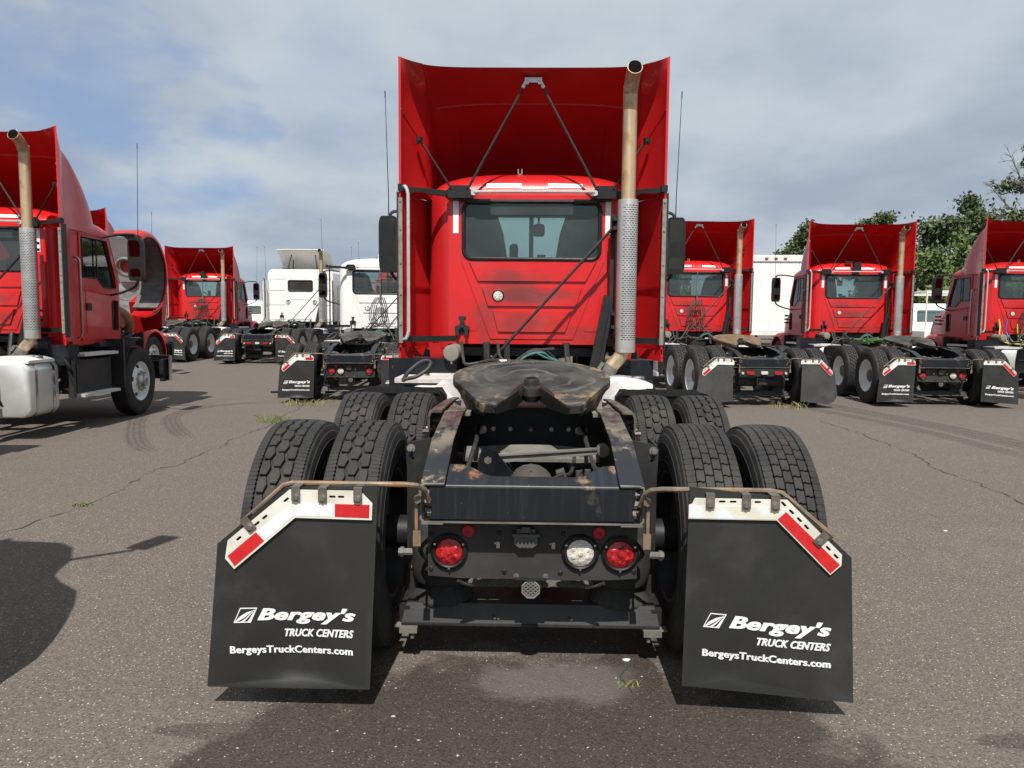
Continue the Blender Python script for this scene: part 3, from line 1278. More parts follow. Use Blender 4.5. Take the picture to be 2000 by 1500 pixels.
def shock_bracket(mb, s):
    poly = [(.438, .975), (.452, .97), (.535, .955), (.562, .935), (.560, .905), (.548, .62), (.54, .45), (.50, .42), (.47, .60), (.438, .64)]
    mb.plate(poly, [circ(.537, .925, .012, 8), circ(.53, .88, .007, 6)], .012, RW(-.10))
    mb.plate([(-.10, .40), (.02, .40), (.10, .62), (.10, .95), (-.10, .95)], [], .012, SW(.546))
    if s < 0:
        mb.mirror()


def shock_bolt(mb, s):
    mb.cyl((s * .537, -.135, .925), .0105, .04, 'y', 6)
    mb.cyl((s * .537, -.118, .925), .019, .008, 'y', 12)
    for z in (.462,):
        mb.tube([(s * .52, -.14, z), (s * .59, -.14, z)], .016, 8)
        mb.cyl((s * .575 - .008, -.14, z), .022, .016, 'x', 6)


def tail_plate(mb):
    o = [(-.423, .448), (-.30, .440), (-.14, .438), (-.12, .44), (.12, .436), (.32, .44), (.432, .448), (.432, .70), (-.423, .70)]
    mb.plate(o, [], .006, RW(-.398))
    mb.box((.0, -.385, .70), (.84, .05, .006))


def lamp_at(tk, x, z, lens, key):
    def ring(mb):
        mb.lathe([(.062, 0), (.075, 0), (.077, .006), (.072, .014), (.064, .018), (.058, .014), (.056, .004)], (x, -.4045, z), 'y', 28, False)
        mb.v = [Vector((p.x, -.4045 - (p.y + .4045), p.z)) for p in mb.v]
    o = part('tail_light', key + 'ring', plastic, tk, ring)

    def le(mb):
        prof = [(.056, 0), (.055, .012), (.046, .018), (.025, .0225), (0, .024)]
        mb.lathe(prof, (0, 0, 0), 'y', 28, False)
        for k in range(6):
            t = 2 * PI * k / 6 + .5
            r = .030
            mb.lathe([(.0135, .0185), (.011, .0215), (.005, .0235), (0, .024)], (r * math.cos(t), 0, r * math.sin(t)), 'y', 10, False)
        mb.lathe([(.012, .02), (.009, .027), (0, .0285)], (0, 0, 0), 'y', 10, False)
        mb.v = [Vector((x + p.x, -.4055 - p.y, z + p.z)) for p in mb.v]
    part('lens', key + 'lens', lens, o, le)

    def sc(mb):
        for k in range(3):
            t = R(90 + 120 * k + 60)
            mb.cyl((x + .067 * math.cos(t), -.4255, z + .067 * math.sin(t)), .005, .005, 'y', 8)
    part('screw', key + 'screw', chrome, o, sc, stuff=True)
    return o


def bag(mb, s):
    x, y = s * .395, -.095
    prof = [(.02, .70), (.12, .70), (.138, .67), (.142, .60), (.1415, .585), (.144, .58), (.144, .50), (.1425, .49), (.143, .45), (.138, .40), (.128, .372), (.115, .362), (.107, .36),
            (.106, .345), (.112, .330), (.124, .310), (.133, .290), (.131, .280), (.10, .276), (0, .276)]
    n = 56
    rings = []
    for k in range(n):
        t = 2 * PI * k / n
        rg = []
        for r, z in prof:
            q = 1.0
            if z < .345 and z > .27:
                q = 1 + (.035 if k % 2 else -.0)
            elif z < .47 and z > .36:
                q = 1 + (.006 if k % 2 else 0)
            rg.append((x + r * q * math.cos(t), y + r * q * math.sin(t), z))
        rings.append(rg)
    m = len(prof)
    vs = [p for rg in rings for p in rg]
    fs = [(i * m + j, ((i + 1) % n) * m + j, ((i + 1) % n) * m + j + 1, i * m + j + 1) for i in range(n) for j in range(m - 1)]
    mb.add([(p[0], p[1], p[2] - .035) for p in vs], fs)


def lower_beam(mb):
    # open channel: sloping top with slots, upright face, small foot flange
    slots = [rrect(a, b, -.278, -.252, .011, 3) for a, b in ((-.235, -.13), (-.06, .06), (.14, .25))]
    mb.plate([(-.53, -.322), (.53, -.322), (.53, -.12), (-.53, -.12)], slots, .008, TW(.300))
    holes = [circ(-.155, .262, .006, 8), circ(-.15, .250, .006, 8), circ(-.135, .249, .006, 8), circ(.165, .262, .006, 8), circ(.175, .250, .006, 8)]
    sh = Matrix.Identity(4)
    sh[1][2] = .42
    st = len(mb.v)
    mb.plate([(-.545, .232), (.545, .232), (.535, .29), (.525, .309), (-.525, .309), (-.535, .29)], holes, .008, RW(0))
    for i in range(st, len(mb.v)):
        p = mb.v[i]
        p.y += -.352 + (p.z - .232) * .42
    mb.box((0, -.357, .229), (1.09, .032, .008))
    for s in (-1, 1):
        mb.box((s * .535, -.24, .262), (.045, .20, .07))
        mb.box((s * .505, -.19, .35), (.05, .05, .12))
    mb.v = [Vector((p.x * 1.03, p.y + .125, p.z - .055)) for p in mb.v]


def beam_feet(mb):
    for s in (-1, 1):
        mb.box((s * .515, -.36, .204), (.075, .045, .026))
        mb.cyl((s * .50, -.362, .162), .009, .02, 'z', 6)
        mb.box((s * .525, -.355, .219), (.10, .05, .005))
    mb.v = [Vector((p.x * 1.03, p.y + .125, p.z - .055)) for p in mb.v]


def socket(mb):
    mb.box((-.022, -.415, .640), (.075, .022, .030))
    mb.box((-.022, -.425, .655), (.034, .03, .022))
    pts = [(-.068, .628), (.024, .628), (.026, .598), (.014, .588), (.006, .580), (-.050, .580), (-.058, .588), (-.070, .598)]
    mb.plate(pts, [], .03, RW(-.408))
    for k in range(5):
        mb.box((-.052 + .015 * k, -.440, .602), (.006, .008, .032))
    mb.box((-.022, -.43, .634), (.11, .038, .01))


def mesh_lamp(mb):
    pts = [(.038 * math.cos(R(22.5 + 45 * i)), .396 + .038 * math.sin(R(22.5 + 45 * i))) for i in range(8)]
    mb.plate(pts, [], .02, RW(-.382))
    mb.box((0, -.395, .443), (.13, .035, .012))


def mesh_lamp_grid(mb):
    for k in range(-4, 5):
        for sg in (-1, 1):
            c = k * .0165
            L = math.sqrt(max(.0, .037 ** 2 - (c * .75) ** 2)) * .95
            if L < .008:
                continue
            d = Vector((math.cos(R(sg * 38)), 0, math.sin(R(sg * 38))))
            nrm = Vector((-d.z, 0, d.x))
            p = Vector((0, -.4045, .396)) + nrm * c * .75
            mb.bar(p - d * L, p + d * L, .0032, .004, (0, 1, 0))
    mb.tube([(.0375 * math.cos(R(22.5 + 45 * i)), -.404, .396 + .0375 * math.sin(R(22.5 + 45 * i))) for i in range(8)], .004, 5, False, True)


def small_brackets(mb):
    for x in (-.135, .09):
        mb.box((x, -.408, .583), (.014, .01, .026))
        mb.cyl((x, -.418, .588), .006, .012, 'y', 6)
        mb.cyl((x - .012, -.412, .59), .004, .008, 'y', 6)
    for x in (-.06, .06):
        mb.bolt((x, -.404, .452), .008, .008)


def plate_bolts(mb):
    for x, z in ((-.41, .625), (-.41, .478), (-.11, .47), (.12, .468), (.42, .478), (.42, .60), (-.13, .632), (.13, .632)):
        mb.cyl((x, -.410, z), .010, .008, 'y', 10, .003)


def clutter_lines(mb):
    for s, off in ((-1, 0), (1, .03)):
        mb.tube(smooth([(s * .31, -.30, .74), (s * .30, -.1, .80 + off), (s * .31, .2, .78), (s * .29, .5, .86), (s * .30, .9, .88), (s * .28, 2.0, .88)]), .012, 6)
        mb.tube(smooth([(s * .27, -.28, .70), (s * .22, -.05, .78), (s * .25, .25, .72), (s * .27, .55, .70)]), .009, 6)
        mb.tube(smooth([(s * .42, -.40, .60), (s * .47, -.30, .52), (s * .44, -.2, .43), (s * .48, -.1, .38)]), .010, 6)
        mb.tube(smooth([(s * .30, -.41, .43), (s * .24, -.37, .40), (s * .12, -.36, .435), (s * .05, -.38, .43)]), .007, 6)
    mb.tube(smooth([(-.1, -.30, .68), (.02, -.2, .76), (.12, .0, .78), (.2, .3, .74), (.24, .6, .80)]), .010, 6)


def clutter_blocks(mb):
    for s in (-1, 1):
        # brake chambers and clamp plates by the axle, nut stacks in the open ends of the rails
        mb.cyl((s * .24, .16, .60), .075, .14, 'y', 16, .012)
        mb.cyl((s * .24, .30, .60), .085, .05, 'y', 16, .012)
        mb.box((s * .335, -.06, .76), (.02, .10, .10))
    mb.box((.24, -.22, .77), (.05, .05, .09))
    mb.cyl((.24, -.22, .81), .014, .05, 'z', 6)
    mb.box((-.27, -.25, .80), (.04, .04, .06))


def rail_nuts(mb):
    for s in (-1, 1):
        for z in (.735, .775, .815):
            mb.cyl((s * .425 - .02, -.475, z), .014, .04, 'x', 6)
            mb.cyl((s * .405 - .008, -.475, z), .021, .016, 'x', 8)
        for k in range(7):
            mb.cyl((s * .434 - (.02 if s < 0 else 0), -.40 + .09 * k, .74 + .05 * (k % 2)), .012, .02, 'x', 6)


def hanger_tab(mb):
    for s in (-1, 1):
        mb.box((s * .452, -.515, .70), (.012, .03, .16))
        mb.box((s * .45, -.525, .64), (.03, .012, .06))
        mb.cyl((s * .445, -.55, .80), .016, .03, 'y', 6)


def fifth_wheel(mb):
    # top plate in its own frame (u = x, v = y), then tilted about the cross axis
    pts = []
    r = .455
    for i in range(41):
        t = R(-28 + (180 + 56) * i / 40)
        pts.append((r * math.cos(t), .93 + .40 * math.sin(t) * (1.0 if math.sin(t) > 0 else 1.0)))
    left = [(-.33, .56), (-.262, .375), (-.245, .355), (-.20, .345), (-.185, .36), (-.095, .56), (-.03, .70), (-.025, .74)]
    right = [(.025, .74), (.03, .70), (.095, .56), (.185, .36), (.20, .345), (.245, .355), (.262, .375), (.33, .56)]
    poly = pts + left + right
    st = len(mb.v)
    mb.plate(poly, [], .040, TW(-.025))
    # side skirts
    for s in (-1, 1):
        mb.loft([[(s * .44, .80, .0), (s * .43, .80, -.012), (s * .36, .80, -.13), (s * .37, .80, -.12)],
                 [(s * .34, .55, .0), (s * .33, .55, -.012), (s * .30, .55, -.10), (s * .31, .55, -.09)],
                 [(s * .255, .36, .0), (s * .245, .36, -.012), (s * .24, .38, -.05), (s * .25, .38, -.045)]])
    mb.xf(Matrix.Translation((0, .83, 1.14)) @ Matrix.Rotation(R(10.5), 4, 'X') @ Matrix.Translation((0, -.83, 0)), st)


def jaw(mb):
    st = len(mb.v)
    # throat walls and lock lump, thick with grease
    for s in (-1, 1):
        mb.loft([[(s * .020, .77, .022), (s * .060, .76, .018), (s * .055, .75, -.05), (s * .015, .76, -.05)],
                 [(s * .090, .56, .020), (s * .120, .56, .015), (s * .115, .55, -.06), (s * .085, .55, -.06)],
                 [(s * .185, .35, .006), (s * .205, .35, .001), (s * .20, .36, -.035), (s * .18, .36, -.035)]])
    mb.lathe([(.045, -.04), (.043, .035), (.036, .048), (.028, .05), (.024, .02), (0, .02)], (0, .715, .012), 'z', 18)
    mb.lathe([(.040, -.06), (.062, -.02), (.05, .02), (.03, .03)], (0, .69, .0), 'z', 14)
    mb.xf(Matrix.Translation((0, .83, 1.14)) @ Matrix.Rotation(R(10.5), 4, 'X') @ Matrix.Translation((0, -.83, 0)), st)


def fw_mount(mb):
    for s in (-1, 1):
        mb.plate([(.62, .99), (1.05, .99), (.95, 1.10), (.72, 1.10)], [], .05, SW(s * .36 - .025))
        mb.box((s * .42, .75, 1.005), (.20, .55, .018))
        mb.box((s * .475, .55, .985), (.06, .38, .012))
    mb.tube([(-.40, .83, 1.08), (.40, .83, 1.08)], .035, 10)


def slide_rail(mb, s):
    # bracket angle beside each rail with rounded fold
    rg = []
    for y, z in ((.30, 1.035), (.55, 1.032), (1.1, 1.01), (1.25, 1.0)):
        rg.append([(.45, y, z + .012), (.49, y, z + .012), (.512, y, z + .004), (.52, y, z - .02), (.52, y, z - .09), (.51, y, z - .09), (.508, y, z - .02), (.50, y, z - .002), (.45, y, z)])
    mb.loft(rg)
    for k in range(4):
        mb.cyl((.52, .35 + .12 * k, .93), .012, .03, 'x', 6)
        mb.tube([(.44, -.05 + .12 * k, .87), (.475, -.05 + .12 * k, .87)], .011, 6)
    if s < 0:
        mb.mirror()


def tank(mb, s):
    rg = []
    for i, y in enumerate((2.86, 2.868, 2.885, 3.1, 3.46, 3.478, 3.486)):
        k = (.94, .975, 1, 1, 1, .975, .94)[i]
        sec = rrect(.50, 1.04, .28, .94, .11, 7)
        cx, cz = .77, .61
        rg.append([(cx + (p - cx) * k, y, cz + (q - cz) * k) for p, q in sec])
    mb.loft(rg)
    if s < 0:
        mb.mirror()


def tank_strap(mb, s):
    for y in (2.98, 3.34):
        sec = rrect(.497, 1.043, .277, .943, .113, 7)
        rg = [[(p, yy, q) for p, q in sec] for yy in (y, y + .05)]
        mb.loft(rg, True, False)
    if s < 0:
        mb.mirror()


def deck_fn(mb, s):
    if s < 0:
        mb.box((-.86, 3.09, .990), (.58, .42, .014))
        mb.box((-.74, 3.36, 1.000), (.34, .12, .014))
        mb.box((-.86, 2.876, .975), (.58, .010, .035))
    else:
        rg = []
        for y in (2.875, 2.90, 3.40, 3.42):
            k = .012 if y in (2.875, 3.42) else 0
            rg.append([(.52, y, .93), (.53 + k, y, 1.0 - k), (.60, y, 1.005 - k), (.80, y, 1.010 - k), (.93, y, .995 - k), (1.03, y, .965 - k), (1.03, y, .93)])
        mb.loft(rg)


def cowl_fn(mb, s):         # white curved top of the inner fender and tank on each side
    rg = []
    for i in range(9):
        t = i / 8
        x = .53 + .16 * t
        z = .90 + .115 * math.sin(t * PI / 2)
        rg.append([(x, 1.98, z), (x, 2.42, z + .012), (x, 2.42, z), (x, 1.98, z - .012)])
    mb.loft(rg)
    if s < 0:
        mb.mirror()


def qfender(mb, s):
    # quarter fender ahead of the front drive tyres: curved shell, folded edge towards the back
    prof = []
    for i in range(9):
        u = i / 8
        prof.append((1.93 + .05 * math.sin(u * PI), 1.0 - .6 * u))
    rg = []
    for x in (.60, .615, .66, 1.19, 1.245, 1.28):
        k = {.60: -.06, .615: -.03, .66: 0, 1.19: 0, 1.245: -.012, 1.28: -.035}[x]
        rg.append([(x, y + k, z + k * .8) for y, z in prof] + [(x, y + k - .006, z + k * .8 - .006) for y, z in reversed(prof)])
    mb.loft(rg)
    mb.tube([(.55, prof[3][0], prof[3][1] - .02), (1.2, prof[3][0], prof[3][1] - .02)], .018, 6)
    if s < 0:
        mb.mirror()


def qlip(mb, s):
    mb.plate([(.600, .955), (.635, 1.012), (1.17, 1.012), (1.285, .945), (1.19, .962), (.66, .965), (.62, .915), (.60, .86)], [circ(x, .988, .007, 6) for x in (.66, .76, .86, .96)], .006, RW(1.93))
    if s < 0:
        mb.mirror()


def under_box(mb):
    mb.box((-.98, 3.52, .98), (.62, .30, .32))
    mb.box((.96, 3.66, 1.0), (.36, .26, .26))


def under_dark(mb):
    # engine / gearbox mass and crossbeams under the cab
    mb.box((0, 4.6, .85), (.72, 1.4, .5))
    mb.lathe([(.10, -.5), (.17, -.3), (.22, .1), (.28, .5)], (0, 4.1, .95), 'y', 16)
    mb.box((-.22, 3.65, 1.12), (.05, .06, .36))
    mb.box((0, 3.85, 1.19), (1.9, .08, .08))
    mb.tube([(-.42, 3.70, 1.28), (-.40, 3.62, .95)], .035, 8)
    mb.tube([(.34, 3.72, 1.28), (.36, 3.62, .98)], .03, 8)
    mb.tube([(.62, 3.6, 1.12), (.9, 3.6, 1.12)], .085, 14)


def air_tank(mb):
    mb.lathe([(0, -.012), (.05, -.010), (.068, -.004), (.074, .008), (.074, .5)], (-.715, 3.30, 1.193), 'y', 24)
    mb.cyl((-.705, 3.24, 1.10), .010, .02, 'z', 8)


def hoses(mb):
    rnd = random.Random(5)
    P = [[(-.20, 2.9, 1.08), (-.05, 2.95, 1.20), (.10, 3.0, 1.24), (.20, 3.05, 1.25)],
         [(-.18, 3.0, 1.05), (-.02, 3.0, 1.22), (.12, 3.1, 1.23), (.22, 3.2, 1.15)],
         [(-.45, 3.1, 1.12), (-.3, 3.0, 1.15), (-.2, 2.9, 1.10), (0, 2.9, 1.10), (.2, 3.0, 1.12)],
         [(-.62, 3.3, 1.30), (-.6, 3.25, 1.15), (-.55, 3.2, 1.10), (-.3, 3.2, 1.14), (.0, 3.1, 1.12)],
         [(-.30, 3.5, 1.28), (-.28, 3.3, 1.18), (-.22, 3.2, 1.12)],
         [(.1, 3.2, 1.1), (.3, 3.1, 1.16), (.35, 3.0, 1.1), (.4, 2.9, 1.0)]]
    for p in P:
        mb.tube(smooth(p), .014, 7)
    mb.tube(smooth([(-.98, 2.3, 1.03), (-.93, 2.32, 1.10), (-.84, 2.36, 1.17), (-.78, 2.38, 1.165), (-.80, 2.36, 1.11), (-.88, 2.33, 1.055), (-.95, 2.3, 1.04)], closed=True), .015, 8, False, True)


def hoses_teal(mb):
    mb.tube(smooth([(-.15, 2.95, 1.10), (-.02, 2.92, 1.20), (.1, 2.95, 1.22), (.16, 3.0, 1.18), (.27, 3.05, 1.13)]), .010, 7)
    mb.tube(smooth([(.05, 2.9, 1.22), (.15, 2.95, 1.17), (.3, 3.1, 1.12)]), .008, 6)


def fittings(mb):
    mb.box((.27, 3.0, 1.14), (.05, .05, .06))
    mb.cyl((-.27, 3.15, 1.13), .02, .06, 'x', 8)
    mb.cyl((.0, 2.93, 1.12), .018, .07, 'x', 8)
    mb.cyl((.32, 3.05, 1.13), .02, .05, 'z', 8)


def smooth(p, n=6, closed=False):
    """Catmull-Rom"""
    p = [Vector(q) for q in p]
    out = []
    m = len(p)
    for i in range(m if closed else m - 1):
        if closed:
            a, b, c, d = p[i - 1], p[i], p[(i + 1) % m], p[(i + 2) % m]
        else:
            a, b, c, d = p[max(i - 1, 0)], p[i], p[i + 1], p[min(i + 2, m - 1)]
        for k in range(n):
            t = k / n
            out.append(.5 * ((2 * b) + (c - a) * t + (2 * a - 5 * b + 4 * c - d) * t * t + (3 * b - a - 3 * c + d) * t ** 3))
    if not closed:
        out.append(p[-1])
    return out

# ------------------------------------------------------------------ cab
CW, CR = .985, .20
YB = 3.73            # back wall of the cab
WIN = (-.642, .642, 2.068, 2.606)


def roof_pt(a, b):
    """a in -1..1 across, b in 0..1 from the back to the windscreen"""
    y0, y1 = YB + .012, 5.02
    g = math.sqrt(max(0, 1 - (1 - min(1, b / .22)) ** 2)) if b < .22 else 1
    h = math.sqrt(max(0, 1 - (max(0, b - .72) / .28) ** 2.4))
    z = 2.655 + .245 * max(0, (1 - abs(a) ** 3.4)) ** .5 * g * (.35 + .65 * h)
    # plan: rounded back corners
    yb = y0 + CR * (1 - math.sqrt(max(0, 1 - max(0, (abs(a) * CW - (CW - CR)) / CR) ** 2)))
    return Vector((a * CW, yb + (y1 - yb) * b, z))


def cab_shell(mb):
    # back wall either side of the corners
    mb.plate([(-.786, 1.265), (.786, 1.265), (.786, 2.66), (-.786, 2.66)], [rrect(*WIN, .085, 6)], .03, Matrix.Translation((0, .03, 0)) @ RW(YB))
    for s in (-1, 1):
        st = len(mb.v)
        fs = len(mb.f)
        n = 10
        rg = []
        for z in (1.225, 1.30, 1.9, 2.66):
            row = []
            for i in range(n + 1):
                t = R(90 * i / n)
                row.append((CW - CR + CR * math.sin(t), YB + CR - CR * math.cos(t), z - (0 if z > 1.25 else .0)))
            row += [(CW - .03, YB + CR, z), (CW - CR, YB + .03, z)]
            rg.append(row)
        mb.loft(rg)
        side = [(YB + CR, 1.10), (5.25, 1.12), (5.25, 1.98), (4.95, 2.66), (YB + CR, 2.66)]
        mb.plate(side, [[(4.22, 2.02), (4.60, 2.02), (4.78, 1.90), (5.12, 1.90), (5.10, 2.05), (4.88, 2.56), (4.22, 2.56)],
                        rrect(4.86, 5.12, 1.28, 1.72, .05, 4) if False else rrect(5.00, 5.16, 1.30, 1.72, .04, 4)], -.03, SW(CW))
        if s < 0:
            for i in range(st, len(mb.v)):
                mb.v[i].x *= -1
            mb.f[fs:] = [tuple(reversed(f)) for f in mb.f[fs:]]
    # roof
    aa = [math.sin(R(-90 + 180 * i / 36)) for i in range(37)]
    bb = [0, .004, .015, .035, .06, .09, .13, .17, .22, .35, .55, .72, .82, .90, .96, 1]
    rg = [[roof_pt(a, b) for a in aa] for b in bb]
    mb.loft(rg, False, False)
    # cowl and floor
    mb.box((0, 5.25, 1.56), (1.94, .03, .86))
    mb.box((0, 4.5, 1.30), (1.9, 1.5, .04))
    for s in (-1, 1):
        mb.bar((s * .955, 5.25, 1.98), (s * .94, 4.97, 2.66), .07, .06)
    mb.box((0, 4.96, 2.66), (1.86, .06, .05))


def interior(mb):
    mb.box((0, 5.08, 1.93), (1.86, .34, .16))
    mb.box((.05, 5.0, 2.02), (.5, .2, .06))
    mb.box((.17, 4.86, 2.10), (.13, .1, .12))
    mb.box((.11, 4.84, 2.18), (.09, .05, .05))
    mb.tube(smooth([(-.2, 4.9, 2.02), (0, 4.88, 2.06), (.17, 4.86, 2.10)]), .014, 6)
    # steering wheel
    mb.torus((-.48, 4.72, 2.03), .22, .016, 'y', 24, 6)


def lining(mb):
    mb.box((0, 4.4, 2.66), (1.8, 1.1, .02))
    for s in (-1, 1):
        mb.plate([(3.98, 1.35), (4.16, 1.35), (4.16, 2.62), (3.98, 2.62)], [], .02, SW(s * .93 - .01))
        # the shaded pillars that read dark through the glass
        mb.loft([[(s * .93, 4.97, 2.62), (s * .78, 4.94, 2.62), (s * .78, 4.99, 2.60), (s * .93, 5.02, 2.60)],
                 [(s * .93, 5.20, 2.0), (s * .80, 5.18, 2.0), (s * .80, 5.23, 2.0), (s * .93, 5.24, 2.0)]])


def seats(mb):
    for s, w in ((-1, .27), (1, .27)):
        cx = s * .50
        rg = []
        for z, y, ww, d in ((1.45, 4.22, .25, .10), (1.7, 4.20, .27, .12), (2.1, 4.13, .26, .12), (2.35, 4.08, .22, .10), (2.50, 4.05, .17, .09), (2.56, 4.04, .10, .05)):
            sec = rrect(-ww, ww, -d / 2, d / 2, d * .45, 4)
            rg.append([(cx + p, y + q, z) for p, q in sec])
        mb.loft(rg)
        mb.box((cx, 4.45, 1.45), (.5, .5, .18))


def rear_view(mb):
    mb.plate(rrect(.02, .145, 2.40, 2.535, .035, 4), [], .03, RW(4.84))
    mb.tube([(.08, 4.84, 2.5), (.08, 4.92, 2.62)], .012, 6)
    rg = rrect(-.115 - .045, -.115 + .045, 2.05, 2.30, .04, 4)
    mb.plate([(a - .07, b) for a, b in rg], [], .05, RW(4.65))


def press(pts, mb, y=YB):
    mb.plate(pts, [], .019, RW(y + .0005))


PANELS = [[(-.585, 2.040), (.605, 2.040), (.512, 1.862), (-.505, 1.862)],
          [(-.468, 1.812), (.478, 1.812), (.428, 1.628), (-.408, 1.628)],
          [(-.36, 1.580), (.395, 1.580), (.325, 1.384), (-.31, 1.384)]]


def vframe(mb):
    # the raised V shaped border around the three panels
    o = [(-.665, 2.052), (-.61, 2.052), (-.325, 1.352), (.34, 1.352), (.625, 2.052), (.685, 2.052), (.40, 1.315), (-.385, 1.315)]
    mb.plate(o, [], .010, RW(YB + .0005))


def side_tri(mb, s):
    p = [(-.700, 1.86), (-.675, 1.845), (-.500, 1.415), (-.515, 1.390), (-.700, 1.390)]
    mb.plate([(s * -a, b) for a, b in p], [], .005, RW(YB + .0005))


def door(mb, s):
    o = [(4.16, 1.16), (5.20, 1.18), (5.20, 1.96), (4.93, 2.61), (4.16, 2.61)]
    mb.plate(o, [[(4.22, 2.02), (4.60, 2.02), (4.78, 1.90), (5.12, 1.90), (5.10, 2.05), (4.88, 2.56), (4.22, 2.56)], rrect(5.00, 5.16, 1.30, 1.72, .04, 4)], .012, SW(CW + .001))
    mb.plate([(4.28, 1.25), (4.90, 1.27), (4.90, 1.78), (4.28, 1.86)], [], .006, SW(CW + .0125))
    if s < 0:
        mb.mirror()


def door_glass(mb, s):
    mb.plate([(4.22, 2.02), (4.60, 2.02), (4.78, 1.90), (5.12, 1.90), (5.10, 2.05), (4.88, 2.56), (4.22, 2.56)], [], .004, SW(CW - .015))
    mb.plate(rrect(5.00, 5.16, 1.30, 1.72, .04, 4), [], .004, SW(CW - .015))
    if s < 0:
        mb.mirror()


def door_seal(mb, s):
    for lp in ([(4.22, 2.02), (4.60, 2.02), (4.78, 1.90), (5.12, 1.90), (5.10, 2.05), (4.88, 2.56), (4.22, 2.56)], rrect(5.00, 5.16, 1.30, 1.72, .04, 4)):
        mb.tube([(CW + .014, a, b) for a, b in lp], .011, 6, False, True)
    mb.tube([(CW + .013, 4.60, 2.02), (CW + .013, 4.60, 2.56)], .009, 6)
    if s < 0:
        mb.mirror()


def fairing_pt(t, i, off=0.0):
    """t up the shell, i 0..52 round it: curved side wing, then the hollow nose"""
    nw = 8
    n = 52
    yf = 3.48 + 1.52 * (1 - t ** 2.1) ** .9 - off
    d = min(1.0, (yf - 3.38) / .75)
    sg = -1 if i < n / 2 else 1
    k = i if i < n / 2 else n - i
    w = 1.195 - off
    if k < nw:
        u = k / nw
        x = w - .185 * u ** 1.35
        y = 3.38 + .44 * d * u
    else:
        ph = PI / 2 * (k - nw) / (n / 2 - nw)
        c = abs(math.cos(ph))
        xe = w - .185
        x = xe * c ** .55
        y0 = 3.38 + .44 * d
        y = y0 + max(.02, yf - y0) * abs(math.sin(ph)) ** .45
    x *= sg
    zt = 3.735 + .072 * min(1, abs(x) / 1.195) ** 6
    return Vector((x, y, 2.625 + t * (zt - 2.625)))


def fairing_fn(mb):
    n = 52
    N = 18
    a = [[fairing_pt(k / N, i) for i in range(n + 1)] for k in range(N + 1)]
    b = [[fairing_pt(k / N, i, .022) for i in range(n + 1)] for k in range(N + 1)]
    mb.loft(a, False, False)
    mb.loft([list(reversed(r)) for r in b], False, False)
    for k in range(N):
        for i in (0, n):
            mb.add([a[k][i], a[k + 1][i], b[k + 1][i], b[k][i]], [(0, 1, 2, 3)])
    for i in range(n):
        mb.add([a[N][i], a[N][i + 1], b[N][i + 1], b[N][i]], [(0, 1, 2, 3)])
        q0, q1 = [Vector((max(-.955, min(.955, p.x)), min(p.y, 4.9), 2.628)) for p in (a[0][i], a[0][i + 1])]
        mb.add([a[0][i], a[0][i + 1], q1, q0], [(0, 1, 2, 3)])


def fairing_rib(mb):
    # stiffening lip under the top edge and the two long seams of the back of the shell
    mb.tube(smooth([fairing_pt(.80 + .045 * math.sin(PI * (i - 13) / 26), i, .026) for i in range(13, 40)]), .016, 8)


def fairing_seam(mb):
    # lap joints of the moulding: two upright ones and the slanting one across each wing
    for i in (19, 33):
        mb.tube([fairing_pt(.04 + .68 * k / 12, i, .024) for k in range(13)], .007, 6)
    for s in (0, 1):
        mb.tube([fairing_pt(.62 - .020 * k - .004 * k * k * .3, k if s else 52 - k, .023) for k in range(0, 10)], .006, 6)


def floor_shelf(mb):
    # shelf closing the fairing above the cab sides
    pass


def extender(mb, s):
    rg = []
    zs = [(1.20, .0), (1.72, 0), (1.76, 0), (1.78, .012), (1.82, .012), (2.632, .012)]
    n = 12
    for z, ins in zs:
        row = []
        for i in range(n + 1):
            t = i / n
            y = 3.385 + (3.98 - 3.385) * t
            bul = math.sin(PI * min(1, t * 1.05)) * .015
            x = 1.195 - .19 * t ** 1.35 + bul * .4 - ins * (0 if t < .1 else 1)
            row.append(Vector((x, y, z - (0 if z > 1.25 else .055 * (1 - abs(2 * t - 1)) - .02 * t))))
        rg.append(row)
    inner = [[p + Vector((-.016, 0.0, 0)) for p in r] for r in rg]
    full = [r + q[::-1] for r, q in zip(rg, inner)]
    mb.loft(full)
    if s < 0:
        mb.mirror()


def skirt(mb, s):
    # red flare hanging under the side panel and the cab corner piece
    mb.loft([[(1.20, 3.385, 1.24), (1.18, 3.385, 1.24), (1.00, 3.72, 1.24), (1.02, 3.74, 1.24)],
             [(1.20, 3.385, 1.13), (1.18, 3.385, 1.13), (1.02, 3.66, 1.15), (1.04, 3.68, 1.15)]])
    mb.loft([[(.98, 3.76, 1.27), (.80, 3.74, 1.27), (.80, 3.80, 1.27), (.98, 3.90, 1.27)],
             [(.96, 3.76, 1.13), (.84, 3.75, 1.13), (.84, 3.80, 1.13), (.96, 3.90, 1.13)]])
    if s < 0:
        mb.mirror()


def edge_trim(mb, s):
    mb.box((1.181, 3.378, 1.93), (.036, .012, 1.30))
    mb.cyl((1.18, 3.362, 2.55), .010, .012, 'y', 8)
    for z in (2.30, 2.0, 1.72, 1.45):
        mb.cyl((1.18, 3.364, z), .009, .010, 'y', 8)
    if s < 0:
        mb.mirror()


def edge_rubber(mb, s):
    mb.box((1.207, 3.42, 1.93), (.012, .11, 1.40))
    if s < 0:
        mb.mirror()


